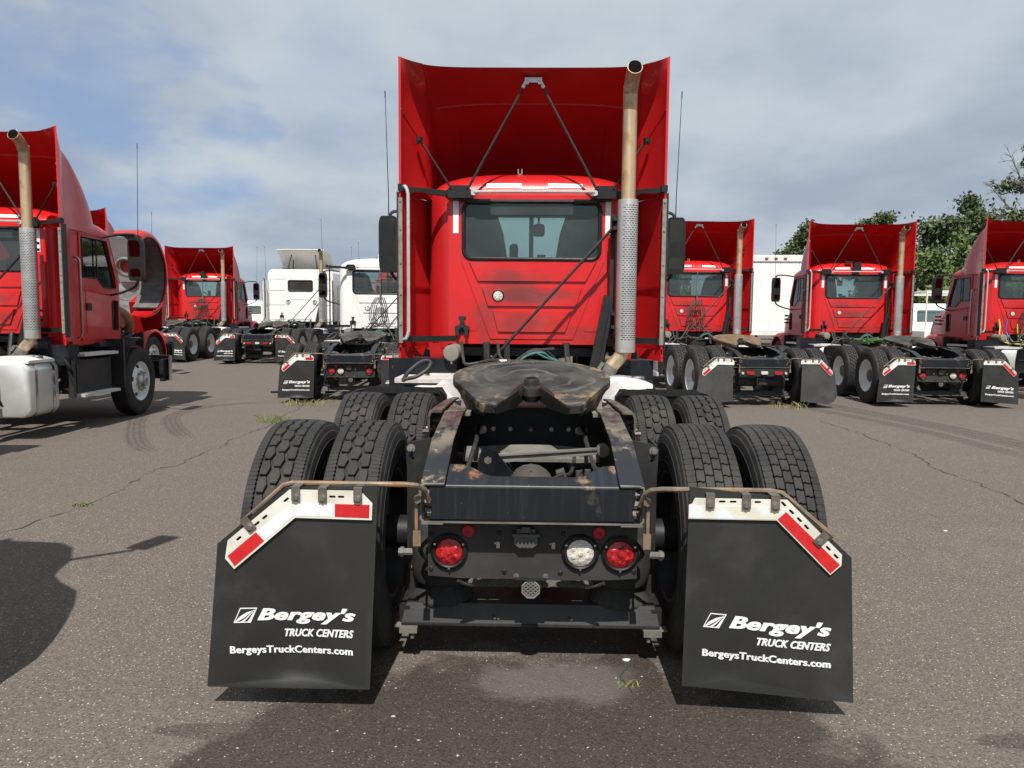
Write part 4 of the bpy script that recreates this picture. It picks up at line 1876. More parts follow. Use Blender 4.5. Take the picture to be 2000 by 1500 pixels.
def brackets(mb, s):
    # upper bar, corner plate, lower bar
    mb.bar((1.20, 3.42, 2.665), (.80, 3.60, 2.655), .04, .05)
    mb.box((1.175, 3.40, 2.67), (.055, .06, .06))
    mb.plate([(.565, 2.62), (.80, 2.62), (.80, 2.685), (.755, 2.735), (.60, 2.735), (.565, 2.69)], [], .035, RW(3.66))
    mb.box((.66, 3.69, 2.63), (.16, .09, .05))
    mb.box((.50, 3.68, 2.60), (.22, .05, .035))
    mb.bar((1.19, 3.42, 1.315), (.71, 3.66, 1.315), .03, .055)
    mb.box((1.165, 3.40, 1.315), (.05, .05, .055))
    for x, z in ((.60, 2.71), (.755, 2.71), (.79, 2.64)):
        mb.bolt((x, 3.625, z), .009, .01)
    if s < 0:
        mb.mirror()


def struts(mb, s):
    mb.tube([(s * .075, 3.60, 3.63), (s * .60, 3.64, 2.70)], .0125, 8)
    mb.tube([(s * 1.02, 3.60, 3.115), (s * .745, 3.65, 2.70)], .0105, 8)


def strut_top(mb):
    mb.box((0, 3.60, 3.665), (.15, .05, .045))
    for s in (-1, 1):
        mb.box((s * .06, 3.585, 3.655), (.035, .035, .06))
        mb.bar((s * .055, 3.595, 3.67), (s * .095, 3.60, 3.60), .022, .03)
        mb.bolt((s * .055, 3.567, 3.665), .01, .01)


def strut_pads(mb):
    for s in (-1, 1):
        mb.box((s * 1.04, 3.585, 3.13), (.055, .03, .055), Matrix.Rotation(R(s * 20), 3, 'Z'))
        mb.bolt((s * 1.035, 3.57, 3.13), .012, .012)


def roof_fittings(mb):
    mb.cyl((-.12, 3.95, 2.86), .018, .04, 'z', 8)
    mb.box((-.135, 3.95, 2.92), (.012, .02, .05))
    mb.box((-.10, 3.95, 2.92), (.012, .02, .05))


def handrail(mb):
    mb.tube(smooth([(-.53, 3.64, 2.664), (-.50, 3.60, 2.662), (-.44, 3.59, 2.671), (.47, 3.59, 2.674), (.54, 3.60, 2.668), (.575, 3.64, 2.666)]), .0135, 8)
    for x in (-.53, .57):
        mb.plate(rrect(x - .036, x + .034, 2.642, 2.692, .02, 4), [circ(x, 2.666, .010, 8)], .012, RW(3.620))


def grab(mb):
    mb.tube(smooth([(-1.165, 3.40, 2.672), (-1.135, 3.365, 2.675), (-1.112, 3.36, 2.62), (-1.108, 3.36, 2.5), (-1.108, 3.36, 1.50), (-1.112, 3.36, 1.37), (-1.135, 3.365, 1.318), (-1.165, 3.40, 1.316)]), .016, 8)


EX = .845


def stack(mb):
    p = [(EX - .155, 3.30, 1.03), (EX - .11, 3.30, 1.10), (EX - .045, 3.30, 1.17), (EX - .008, 3.30, 1.25), (EX, 3.30, 1.36), (EX, 3.30, 2.0), (EX, 3.30, 3.40), (EX, 3.285, 3.48), (EX + .004, 3.24, 3.55), (EX + .006, 3.16, 3.60), (EX + .006, 3.09, 3.62)]
    pts = smooth(p, 5)
    n = len(pts)
    mb.tube(pts, .0625, 20, False)
    # inner wall of the open end
    k = 10
    mb.tube(pts[::-1][:k], [.056] * k, 20, False)
    a = [v for v in mb.v]


def stack_dark_plug(mb):
    p = [(EX, 3.27, 3.51), (EX + .004, 3.24, 3.55), (EX + .006, 3.16, 3.60), (EX + .006, 3.0885, 3.6205)]
    mb.tube(smooth(p, 4), .0595, 20, True)  # closed black plug stands in for the shaded inside of the pipe


def stack_lip(mb):
    d = Vector((0, -.942, .336))
    c = Vector((EX + .006, 3.09, 3.62))
    x = Vector((1, 0, 0))
    y = d.cross(x)
    mb.tube([c + (x * math.cos(2 * PI * i / 24) + y * math.sin(2 * PI * i / 24)) * .0615 for i in range(24)], .0028, 6, False, True)


def flex(mb):
    a, b = Vector((EX - .235, 3.30, .93)), Vector((EX - .15, 3.30, 1.04))
    pts, rs = [], []
    for i in range(27):
        pts.append(a.lerp(b, i / 26))
        rs.append(.070 if i % 2 else .060)
    mb.tube(pts, rs, 18)


def clampband(mb):
    a, b = Vector((EX - .162, 3.30, 1.022)), Vector((EX - .118, 3.30, 1.088))
    mb.tube([a, a.lerp(b, .5), a.lerp(b, .51), b], .0685, 18)
    mb.box(a.lerp(b, .5) + Vector((-.075, -.02, .04)), (.03, .07, .07), Matrix.Rotation(R(35), 3, 'Y'))


def shield_fn(mb):
    z0, z1 = 1.215, 2.555
    n = 36
    rings = []
    for z, r in ((z0, .083), (z0, .0885), (z0 + .01, .0895), (z1 - .01, .0895), (z1, .0885), (z1, .083)):
        rings.append([(EX + r * math.cos(2 * PI * i / n), 3.30 + r * math.sin(2 * PI * i / n), z) for i in range(n)])
    mb.loft(rings, True, False)
    for s in (z0 + .01, z1 - .01):
        mb.lathe([(.064, s), (.088, s)], (EX, 3.30, 0), 'z', 24, False)


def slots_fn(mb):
    # staggered dark patches laid on the shield, standing in for shade in slots
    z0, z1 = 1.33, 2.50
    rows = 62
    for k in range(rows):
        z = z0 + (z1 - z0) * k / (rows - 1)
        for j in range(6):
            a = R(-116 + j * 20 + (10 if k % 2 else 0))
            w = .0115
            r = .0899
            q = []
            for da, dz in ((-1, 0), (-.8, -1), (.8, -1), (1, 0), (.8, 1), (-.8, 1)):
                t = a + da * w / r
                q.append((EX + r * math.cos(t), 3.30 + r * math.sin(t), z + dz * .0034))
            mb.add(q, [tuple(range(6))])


def stack_post(mb):
    mb.box((.745, 3.56, 1.86), (.045, .07, 1.20))
    for z in (2.40, 2.32, 1.56, 1.44):
        mb.box((.775, 3.46, z), (.10, .22, .03))
    mb.box((.735, 3.50, 2.37), (.04, .05, .14))
    mb.bolt((.745, 3.474, 2.37), .012, .014)


def stack_leg(mb):
    mb.bar((.720, 3.54, 1.72), (.575, 3.48, .98), .095, .06, (0, 1, 0))
    mb.bar((.735, 3.50, 1.60), (.62, 3.44, .98), .03, .08, (0, 1, 0))


def brace(mb):
    mb.tube([(.735, 3.46, 2.335), (-.40, 3.42, 1.075)], .0135, 8)
    mb.tube([(.45, 3.45, 2.02), (.62, 3.456, 2.205)], .0165, 8)


def window_rubber(mb):
    a = rrect(*WIN, .085, 6)
    st = len(mb.v)
    mb.tube([(x, YB - .004, z) for x, z in a], .020, 8, False, True)


def window_lip(mb):
    o = rrect(WIN[0] - .032, WIN[1] + .032, WIN[2] - .04, WIN[3] + .035, .11, 6)
    i = rrect(WIN[0] - .012, WIN[1] + .012, WIN[2] - .012, WIN[3] + .012, .095, 6)
    mb.plate(o, [i], .006, RW(YB + .0004))


def strip_side(mb, s):
    mb.box((s * .716, YB - .003, 2.462), (.052, .004, .31))


def strip_roof(mb, x0, x1):
    rg = []
    for i in range(11):
        x = x0 + (x1 - x0) * i / 10
        row = []
        for b in (.0125, .02, .03):
            p = roof_pt(x / CW, b)
            row.append(p + Vector((0, -.006, .002)))
        rg.append(row)
    mb.loft(rg, False, False)


def work_lamp(mb):
    mb.lathe([(0, .0), (.047, 0), (.056, .004), (.058, .012), (.052, .016), (.047, .012), (.046, .006)], (0, 0, 0), 'y', 28, False)
    mb.v = [Vector((-.312 + p.x, YB - .009 - p.y, 1.722 + p.z)) for p in mb.v]


def work_lens(mb):
    mb.lathe([(.046, 0), (.044, .010), (.03, .0135), (0, .0145)], (0, 0, 0), 'y', 28, False)
    for k in range(6):
        t = 2 * PI * k / 6
        mb.lathe([(.012, .011), (.006, .0165), (0, .0175)], (.026 * math.cos(t), 0, .026 * math.sin(t)), 'y', 8, False)
    mb.v = [Vector((-.312 + p.x, YB - .011 - p.y, 1.722 + p.z)) for p in mb.v]


def plug(mb):
    mb.lathe([(0, .006), (.033, .006), (.035, .0)], (0, 0, 0), 'y', 20, False)
    mb.v = [Vector((.335 + p.x, YB - .0085 - p.y, 1.515 + p.z)) for p in mb.v]


def glad(mb):
    x, z = -.652, 1.455
    mb.plate([(x - .035, z + .075), (x + .035, z + .075), (x + .035, z + .055), (x + .018, z + .055), (x + .018, z - .02), (x + .07, z - .03), (x + .062, z - .085), (x - .062, z - .085), (x - .07, z - .03), (x - .018, z - .02), (x - .018, z + .055), (x - .035, z + .055)], [], .02, RW(YB))
    for a in (-.042, .042):
        mb.cyl((x + a, YB - .06, z - .04), .026, .06, 'y', 12)
        mb.box((x + a, YB - .05, z - .085), (.03, .05, .05))
    mb.cyl((x, YB - .05, z + .02), .022, .05, 'y', 12)
    mb.box((x, YB - .03, z - .02), (.06, .05, .03))


def glad_red(mb):
    mb.cyl((-.652, YB - .032, 1.438), .012, .012, 'y', 10)


def rivets(mb):
    for i in range(13):
        mb.lathe([(.006, 0), (.004, .004), (0, .005)], (-.42 + .07 * i, YB, 1.838), 'y', 6, False)
    for x in (-.62, -.35, .0, .3, .55, .7):
        mb.lathe([(.008, 0), (.005, .005), (0, .006)], (x, YB, 1.292), 'y', 6, False)
    for p in mb.v:
        p.y = YB - (p.y - YB)


def mirror_head(mb, s):
    mb.loft([[(1.425 + a * .20 * k + .10 * (1 - k), y, 1.995 + b * .59) for a, b in [((p), (q)) for p, q in rrect(0, 1, 0, 1, .18, 4)]] for y, k in ((4.60, 1), (4.66, 1), (4.72, .9))])
    if s < 0:
        mb.mirror()


def mirror_glass_fn(mb, s):
    for z0, z1 in ((2.19, 2.555), (2.025, 2.165)):
        st = len(mb.v)
        zc = (z0 + z1) / 2
        mb.plate(rrect(1.455, 1.595, z0 - zc, z1 - zc, .03, 4), [], .004, RW(0))
        mb.xf(Matrix.Translation((0, 4.597, zc)) @ Matrix.Rotation(R(9), 4, 'X'), st)
    if s < 0:
        mb.mirror()


def mirror_arm(mb, s):
    mb.tube(smooth([(.99, 4.78, 2.60), (1.2, 4.76, 2.64), (1.42, 4.72, 2.65), (1.51, 4.70, 2.62), (1.52, 4.70, 2.50)]), .017, 7)
    mb.tube(smooth([(.99, 4.98, 1.80), (1.2, 4.90, 1.84), (1.45, 4.75, 1.92), (1.52, 4.70, 2.02)]), .017, 7)
    if s < 0:
        mb.mirror()


def antenna(mb, s):
    mb.tube([(1.535, 4.70, 2.60), (1.535, 4.70, 2.8), (1.565, 4.70, 3.86)], [.006, .005, .0032], 5)
    mb.tube([(1.565, 4.70, 3.83), (1.566, 4.70, 3.90)], .006, 5)
    if s < 0:
        mb.mirror()


# ------------------------------------------------------------------ front end


def hood_sec(y, w, zt, zb):
    row = []
    for i in range(25):
        t = PI * i / 24
        row.append(Vector((w * math.copysign(abs(math.cos(t)) ** .42, math.cos(t)), y, zb + (zt - zb) * abs(math.sin(t)) ** .5)))
    return row


HY = [(5.27, .93, 2.00, 1.05), (5.5, .91, 1.97, 1.05), (5.9, .86, 1.90, 1.05), (6.3, .78, 1.78, 1.0), (6.5, .70, 1.66, .95), (6.6, .60, 1.50, .92)]


def hood_fn(mb):
    a = [hood_sec(*h) for h in HY]
    b = [hood_sec(y, w - .025, z - .025, zb) for y, w, z, zb in HY]
    mb.loft(a, False, False)
    mb.loft([r[::-1] for r in b], False, False)
    n = len(a[0])
    for i in range(n - 1):
        mb.add([a[0][i], a[0][i + 1], b[0][i + 1], b[0][i]], [(0, 1, 2, 3)])
    # fender arches
    for s in (-1, 1):
        rg = []
        for i in range(21):
            t = R(-18 + 214 * i / 20)
            if t > R(188):
                t = R(188)
            ca, sa = math.cos(t), math.sin(t)
            k = []
            for x, r in ((.80, .66), (1.10, .665), (1.19, .64), (1.225, .60), (1.225, .56), (1.205, .56), (1.18, .61), (1.10, .635), (.80, .635)):
                k.append((s * x, FA + r * ca * 1.02, TR + .05 + r * sa))
            rg.append(k)
        mb.loft(rg)
        # nose corner between fender and grille
        mb.loft([[(s * .66, 6.0, .80), (s * 1.20, 5.98, .80), (s * 1.20, 5.98, 1.02), (s * .66, 6.0, 1.35)],
                 [(s * .62, 6.55, .80), (s * 1.10, 6.45, .80), (s * 1.08, 6.45, .98), (s * .62, 6.55, 1.25)]])


def hood_vent(mb):
    for s in (-1, 1):
        for k in range(3):
            mb.box((s * .90, 5.75, 1.66 - .09 * k), (.04, .22, .045))


def grille(mb):
    for k in range(9):
        mb.box((0, 6.63, .98 + .07 * k), (1.05 - .03 * k, .03, .03))
    mb.box((0, 6.60, 1.25), (1.0, .02, .6))


def headlamp(mb, s):
    mb.loft([[(s * .70, 6.52, .86), (s * 1.05, 6.44, .86), (s * 1.04, 6.44, 1.04), (s * .70, 6.52, 1.12)],
             [(s * .70, 6.56, .88), (s * 1.04, 6.48, .88), (s * 1.03, 6.48, 1.02), (s * .70, 6.56, 1.10)]])


def liner_fn(mb):           # moulded underside of the hood
    mb.plate([(-.86, 5.30), (.86, 5.30), (.84, 5.72), (.80, 5.78), (-.80, 5.78), (-.84, 5.72)], [circ(-.55, 5.54, .12, 18), circ(.55, 5.54, .12, 18)], .02, TW(1.20))
    mb.plate([(-.82, 5.24), (.82, 5.24), (.82, 5.30), (-.82, 5.30)], [], .04, TW(1.19))


def liner_skin(mb):
    mb.loft([hood_sec(y - .01, w - .035, z - .035, zb) for y, w, z, zb in HY[:5]], False, False)


def liner_foil(mb):
    n = 12
    rg = []
    rnd = random.Random(4)
    for i in range(n + 1):
        y = 5.80 + .66 * i / n
        rg.append([(x, y, 1.23 + rnd.uniform(-.012, .012)) for x in [-.78 + .13 * k for k in range(13)]])
    mb.loft(rg, False, False)


def liner_disc(mb):
    for s in (-1, 1):
        mb.cyl((s * .55, 5.54, 1.215), .115, .02, 'z', 20)


def liner_ring(mb):
    for s in (-1, 1):
        mb.torus((s * .55, 5.54, 1.19), .145, .030, 'z', 28, 8)


def fender_liner(mb):
    for s in (-1, 1):
        rg = []
        for i in range(41):
            t = R(5 + 165 * i / 40)
            r = .60 + (.008 if i % 2 else -.004)
            rg.append([(s * .78, FA + r * math.cos(t), TR + .05 + r * math.sin(t)), (s * 1.17, FA + r * math.cos(t), TR + .05 + r * math.sin(t)),
                       (s * 1.17, FA + (r - .02) * math.cos(t), TR + .05 + (r - .02) * math.sin(t)), (s * .78, FA + (r - .02) * math.cos(t), TR + .05 + (r - .02) * math.sin(t))])
        mb.loft(rg)
        mb.box((s * .97, 5.95, 1.02), (.10, .05, .05))


def bumper(mb):
    mb.loft([[(x, y, z) for z, dy in ((.45, .0), (.45, .03), (.85, .03), (.85, 0)) for y in [yy + dy]] for x, yy in ((-1.22, 6.35), (-1.18, 6.55), (-.9, 6.68), (0, 6.74), (.9, 6.68), (1.18, 6.55), (1.22, 6.35))])


def bumper_back(mb):
    mb.box((0, 6.5, .62), (2.2, .12, .30))
    for s in (-1, 1):
        mb.box((s * 1.15, 6.40, .62), (.06, .34, .36))


def steps(mb, s):
    for z, d in ((.99, .9), (.46, .95)):
        mb.box((1.12, 4.20, z), (.22, d, .035))
        for k in range(5):
            mb.box((1.04 + .04 * k, 4.20, z + .0195), (.012, d * .97, .006))
    if s < 0:
        mb.mirror()


def side_box(mb, s):
    mb.box((1.02, 4.20, .70), (.20, .90, .44))
    mb.box((1.13, 3.62, .70), (.06, .06, .50))
    mb.box((1.10, 4.84, .82), (.24, .05, .70))
    mb.box((.90, 4.72, 1.10), (.34, .5, .06))
    mb.tube(smooth([(1.1, 3.5, .95), (1.15, 3.52, .85), (1.12, 3.56, .8), (1.16, 3.6, .62)]), .02, 6)
    if s < 0:
        mb.mirror()


def inner_fender(mb, s):
    rg = []
    for i in range(13):
        t = R(80 + 110 * i / 12)
        rg.append([(.55, FA + .60 * math.cos(t), TR + .04 + .60 * math.sin(t)), (1.20, FA + .60 * math.cos(t), TR + .04 + .60 * math.sin(t)),
                   (1.20, FA + .62 * math.cos(t), TR + .04 + .62 * math.sin(t)), (.55, FA + .62 * math.cos(t), TR + .04 + .62 * math.sin(t))])
    mb.loft(rg)
    if s < 0:
        mb.mirror()


def front_axle(mb):
    mb.tube([(-.95, FA, TR), (-.5, FA, TR - .08), (.5, FA, TR - .08), (.95, FA, TR)], .06, 10)
    for s in (-1, 1):
        mb.box((s * .40, FA, .62), (.09, 1.4, .06))


def engine(mb):
    mb.box((0, 5.6, 1.15), (.62, 1.2, .75))
    mb.box((0, 5.6, 1.58), (.5, 1.1, .16))
    mb.box((0, 6.32, 1.12), (1.0, .08, .8))
    mb.tube(smooth([(.3, 5.3, 1.1), (.55, 5.5, 1.05), (.75, 5.8, 1.15), (.72, 6.1, 1.3), (.55, 6.25, 1.4)]), .065, 12)
    mb.cyl((.55, 5.75, 1.2), .10, .3, 'z', 16)
    for k in range(4):
        mb.tube(smooth([(.34, 5.2 + .25 * k, 1.45), (.5, 5.25 + .25 * k, 1.35), (.6, 5.3 + .25 * k, .95)]), .02, 7)


def turbo(mb):
    mb.tube(smooth([(.48, 5.34, 1.56), (.62, 5.46, 1.60), (.80, 5.6, 1.56), (.86, 5.75, 1.44), (.82, 5.85, 1.30)]), .085, 14)
    mb.lathe([(.03, -.07), (.12, -.05), (.14, 0), (.12, .05), (.03, .07)], (.80, 5.62, 1.44), 'x', 18)


# ------------------------------------------------------------------ coiled lines on parked tractors


def air_coil(mb):
    for k, (dx, dz) in enumerate(((0, 0), (.05, .03), (-.04, -.02), (.09, .0))):
        mb.tube(smooth([(-.05 + dx, 3.55, 1.98), (-.16 + dx, 3.52, 1.80 + dz), (-.20 + dx, 3.5, 1.5), (-.10 + dx, 3.48, 1.32 + dz), (.04 + dx, 3.5, 1.4), (.08 + dx, 3.52, 1.7), (.0 + dx, 3.55, 1.98)]), .011, 6)
    mb.tube(smooth([(.1, 3.5, 1.4), (.3, 3.3, 1.15), (.5, 3.2, 1.06)]), .014, 6)
    mb.tube(smooth([(-.2, 3.5, 1.4), (-.4, 3.3, 1.15), (-.6, 3.2, 1.06)]), .014, 6)


def coil_post(mb):
    mb.tube([(0, 3.6, 1.95), (0.0, 3.6, 2.62)], .010, 6)
    mb.tube([(0.0, 3.6, 1.98), (0, 3.6, 2.4)], .018, 6)


def line_y(mb):
    mb.tube(smooth([(-.66, 3.62, 1.60), (-.70, 3.5, 1.45), (-.74, 3.42, 1.22), (-.66, 3.34, 1.09), (-.5, 3.2, 1.06), (-.2, 3.1, 1.05)]), .012, 6)
    mb.tube(smooth([(-.3, 3.55, 1.5), (-.28, 3.5, 1.2), (-.2, 3.3, 1.06)]), .012, 6)


def line_r(mb):
    mb.tube(smooth([(-.60, 3.6, 1.62), (-.62, 3.55, 1.3), (-.56, 3.4, 1.08)]), .014, 6)


def line_b(mb):
    mb.tube(smooth([(-.50, 3.6, 1.60), (-.52, 3.55, 1.3), (-.44, 3.4, 1.08)]), .014, 6)


def line_heap(mb):
    rnd = random.Random(8)
    for k in range(5):
        pts = []
        for i in range(16):
            pts.append((rnd.uniform(-.45, .35), rnd.uniform(1.9, 2.5), 1.04 + rnd.uniform(0, .12)))
        mb.tube(smooth(pts, 3), .012, 5)


def roof_box(mb):
    mb.box((.02, 3.66, 2.78), (.17, .10, .22))
    mb.box((-.12, 3.80, 2.90), (.16, .10, .05))


def roof_strobe(mb):
    mb.box((.0, 4.2, 2.90), (.28, .12, .06))
    mb.cyl((-.08, 4.2, 2.93), .045, .09, 'z', 12)
    mb.box((.07, 4.2, 2.96), (.1, .1, .05))


def bar_lights(mb):
    for x in (-.25, .25):
        mb.plate(rrect(x - .07, x + .07, .575, .635, .025, 4), [], .03, RW(-.50))


def bar_lights_w(mb):
    mb.plate(rrect(-.06, .06, .58, .635, .02, 4), [], .03, RW(-.50))
    for s in (-1, 1):
        mb.cyl((s * .385, -.52, .60), .022, .02, 'y', 12)


def bar_plate(mb):
    mb.plate(rrect(-.44, .44, .545, .70, .03, 3), [], .012, RW(-.48))
    mb.tube([(-.10, -.45, .56), (-.10, -.45, .40), (.08, -.45, .40)], .02, 6)
    mb.box((.0, -.4, .45), (.12, .06, .10))


def bar_tanks(mb):
    for x in (-.22, .25):
        mb.cyl((x - .17, -.18, .44), .10, .34, 'x', 18, .015)


# ------------------------------------------------------------------ sleeper cab


def sleeper_shell(mb):
    w = 1.15
    for y0 in (0,):
        rg = []
        for y, k in ((YB, .0), (YB + .03, .03), (YB + .10, .05), (5.2, .05)):
            sec = rrect(-w - k + .05, w + k - .05, 1.20, 2.98 + k, .16, 5)
            rg.append([(p, y, q) for p, q in sec])
        o = rg
        mb.loft(o[1:], True, False)
        sec = rrect(-w + .02, w - .02, 1.23, 2.98, .15, 5)
        mb.plate(sec, [rrect(-.42, .42, 2.28, 2.64, .05, 4)], .02, Matrix.Translation((0, .02, 0)) @ RW(YB))
        mb.loft([[(p, YB + .0, q) for p, q in sec], o[1]], True, False)
    mb.plate(rrect(-1.1, 1.1, 1.25, 1.98, .1, 3), [], .03, RW(5.25))
    mb.loft([[(-1.18, 5.2, 2.96), (1.18, 5.2, 2.96), (1.18, 5.2, 3.03), (-1.18, 5.2, 3.03)], [(-1.0, 5.5, 2.7), (1.0, 5.5, 2.7), (1.0, 5.55, 2.75), (-1.0, 5.55, 2.75)]])


def sleeper_panels(mb):
    for x0, x1 in ((-1.08, -.52), (.52, 1.08)):
        for z0, z1 in ((1.30, 1.72), (1.80, 2.22), (2.30, 2.62), (2.69, 2.90)):
            mb.plate(rrect(x0, x1, z0, z1, .04, 3), [], .012, RW(YB))
    mb.plate(rrect(-.40, .40, 1.30, 2.10, .05, 3), [], .012, RW(YB))
    mb.plate(rrect(-.34, .34, 1.98, 2.05, .03, 3), [], .012, RW(YB - .012))


def sleeper_vents(mb):
    for x in (-.42, .50):
        mb.torus((x, YB - .016, 1.90), .065, .012, 'y', 20, 6)
        mb.cyl((x, YB - .02, 1.90), .022, .01, 'y', 10)


def deflector(mb):
    w = .92
    rg = []
    for k in range(9):
        t = k / 8
        z = 3.06 + .68 * math.sin(t * PI / 2)
        y = 5.0 - 1.0 * (t ** 1.6)
        sec = []
        ww = w * (1 - .10 * t ** 4)
        for i in range(13):
            u = -1 + 2 * i / 12
            sec.append(Vector((u * ww, y - .25 * abs(u) ** 5, z - .05 * u ** 6)))
        sec2 = [p + Vector((0, -.02, -.015)) for p in sec]
        rg.append(sec + sec2[::-1])
    mb.loft(rg)


def deflector_struts(mb):
    for s in (-1, 1):
        mb.tube([(s * .42, 4.15, 3.55), (s * .52, 4.0, 3.03)], .022, 6)
        mb.box((s * .55, 3.98, 3.04), (.28, .16, .05))
    mb.tube([(-.55, 4.7, 3.03), (-.5, 4.6, 3.4)], .02, 6)


# ------------------------------------------------------------------ whole tractor


def truck(label, loc, head=0, group=None, body=None, fairing=True, sleeper=False, hood_open=False, lights='round', flap='text',
          tread_rr='hex', plate=None, coil=None, box=False, strobe=False, small=False, heap=False, both=False, letter=False):
    body = body or red
    inner = redin if body is red else cream
    tk = root('semi_truck', label, 'truck', loc, R(head), group)
    p = lambda *a, **k: part(a[0], a[1], a[2], tk, a[3], **k)
    # running gear
    for y in (0, 1.32):
        for s in (-1, 1):
            tr = tread_rr if (y == 0 and s > 0) else 'hex'
            add_wheel(tk, s * 1.058, y, s, 'dish', tr)
            add_wheel(tk, s * .742, y, -s, 'dish', tr, True)
    for s in (-1, 1):
        add_wheel(tk, s * 1.06, FA, s, 'front', 'bar')
        p('frame_rail', f'rail{s}', wrail if not small else navy, lambda mb: rails(mb, s), bev=.003, seg=2)
        p('shock_bracket', f'shockb{s}', black, lambda mb: shock_bracket(mb, s), bev=.002, seg=1)
        p('bracket_bolt', f'shockbolt{s}', dusty, lambda mb: shock_bolt(mb, s))
        p('air_spring', f'bag{s}', rubber, lambda mb: bag(mb, s), ang=30)
        p('slide_rail', f'slide{s}', wrail, lambda mb: slide_rail(mb, s))
        p('fuel_tank', f'tank{s}', alu, lambda mb: tank(mb, s))
        p('tank_strap', f'strap{s}', chrome, lambda mb: tank_strap(mb, s))
        p('deck_plate' if s < 0 else 'step_cover', f'deck{s}', deck if s < 0 else whitep, lambda mb: deck_fn(mb, s), bev=.003)
        p('filler_cap', f'cap{s}', steel, lambda mb: mb.cyl((s * .95, 3.20, .93), .06, .08, 'z', 20, .01))
        p('inner_cowl', f'cowl{s}', whitep, lambda mb: cowl_fn(mb, s))
        p('quarter_fender', f'qf{s}', plastic, lambda mb: qfender(mb, s))
        p('fender_edge', f'qflip{s}', plastic, lambda mb: qlip(mb, s), bev=.002, seg=1)
        p('step', f'steps{s}', alu, lambda mb: steps(mb, s))
        p('side_box', f'sidebox{s}', black, lambda mb: side_box(mb, s), bev=.008)
        p('inner_fender', f'infender{s}', plastic, lambda mb: inner_fender(mb, s))
        add_flap(tk, s, flap, both)
    p('rear_crossmember', 'rearcross', crossp, rear_cross, bev=.002, seg=1)
    p('crossmember_lip', 'rearlip', dusty, rear_lip, bev=.002, seg=1)
    p('crossmember', 'crossparts', black, crossparts, bev=.002, seg=1)
    p('axle_shelf', 'shelf', dusty, shelf)
    p('torque_rod', 'torque', dusty, torque, bev=.004)
    p('rod_bracket', 'torquebr', navy, torque_br, bev=.002, seg=1)
    p('rod_bolt', 'rodbolt', hubm, lambda mb: mb.cyl((-.215, .262, .803), .020, .02, 'y', 6).cyl((-.215, .268, .803), .030, .01, 'y', 16))
    p('drive_axle', 'axles', plastic, axles)
    p('differential', 'diff', dustd, diff_face)
    p('lower_beam', 'lowbeam', black, lower_beam, bev=.003, seg=1)
    p('beam_foot', 'beamfeet', dusty, beam_feet, bev=.003, seg=1)
    if lights == 'bar':
        p('light_panel', 'barplate', black, bar_plate)
        p('tail_light', 'barlights', lens_r, bar_lights, bev=.006)
        p('reversing_light', 'barlightsw', lens_w, bar_lights_w, bev=.004)
        p('air_tank', 'bartanks', black, bar_tanks)
    else:
        tp = p('light_panel', 'tailplate', pm('tail_panel_black', (.024, .024, .024), (.034, .033, .032), 5, .62, bump=.2, bscale=120, dust=(.07, .066, .06), dlo=.5, dhi=.9), tail_plate, bev=.002, seg=1)
        p('panel_bolt', 'platebolts', plastic, plate_bolts, stuff=True)
        if lights == 'round':
            lamp_at(tk, -.335, .553, lens_r, 'lampa')
            lamp_at(tk, .200, .556, lens_w, 'lampb')
            lamp_at(tk, .362, .552, lens_r, 'lampc')
        else:
            lamp_at(tk, -.335, .553, lens_r, 'lampa')
            lamp_at(tk, -.175, .553, lens_w, 'lampd')
            lamp_at(tk, .335, .553, lens_r, 'lampe')
        for x in (-.258, .275):
            def rf(mb):
                mb.lathe([(.027, 0), (.027, .010), (.023, .014), (.0065, .015), (.006, .010), (0, .010)], (0, 0, 0), 'y', 20, False)
                mb.v = [Vector((x + q.x, -.4045 - q.y, .640 + q.z)) for q in mb.v]
            p('side_reflector', f'refl{x}', lens_red2, rf)
        p('trailer_socket', 'socket', pm('socket_grey', (.07, .07, .072), (.085, .085, .085), 9, .5), socket, bev=.003)
        p('license_lamp', 'meshlamp', black, mesh_lamp, bev=.002, seg=1)
        p('lamp_grille', 'meshgrid', pm('grey_mesh', (.20, .20, .19), (.15, .15, .14), 9, .5), mesh_lamp_grid)
        p('panel_clip', 'smallbr', steel, small_brackets)
    p('air_line', 'clutl', hosem, clutter_lines)
    p('brake_chamber', 'clutb', dustd, clutter_blocks, bev=.004, seg=1)
    p('rail_nut', 'railnut', hubm, rail_nuts, stuff=True)
    p('hanger_tab', 'hangtab', rusty, hanger_tab, bev=.002, seg=1)
    fwl = p('fifth_wheel', 'fifth', gplate if plate is None else plate, fifth_wheel, bev=.006)
    part('lock_jaw', 'jaw', grease, fwl, jaw, bev=.006)
    p('coupling_mount', 'fwmount', dusty, fw_mount, bev=.004)
    p('engine_mass', 'underdark', black, under_dark)
    p('battery_box', 'underbox', navy, under_box, bev=.01)
    p('air_tank', 'airtank', cap_tan, air_tank)
    p('air_hose', 'hoses', hosem, hoses)
    p('air_hose', 'hosest', hosec, hoses_teal)
    p('hose_fitting', 'fittings', steel, fittings)
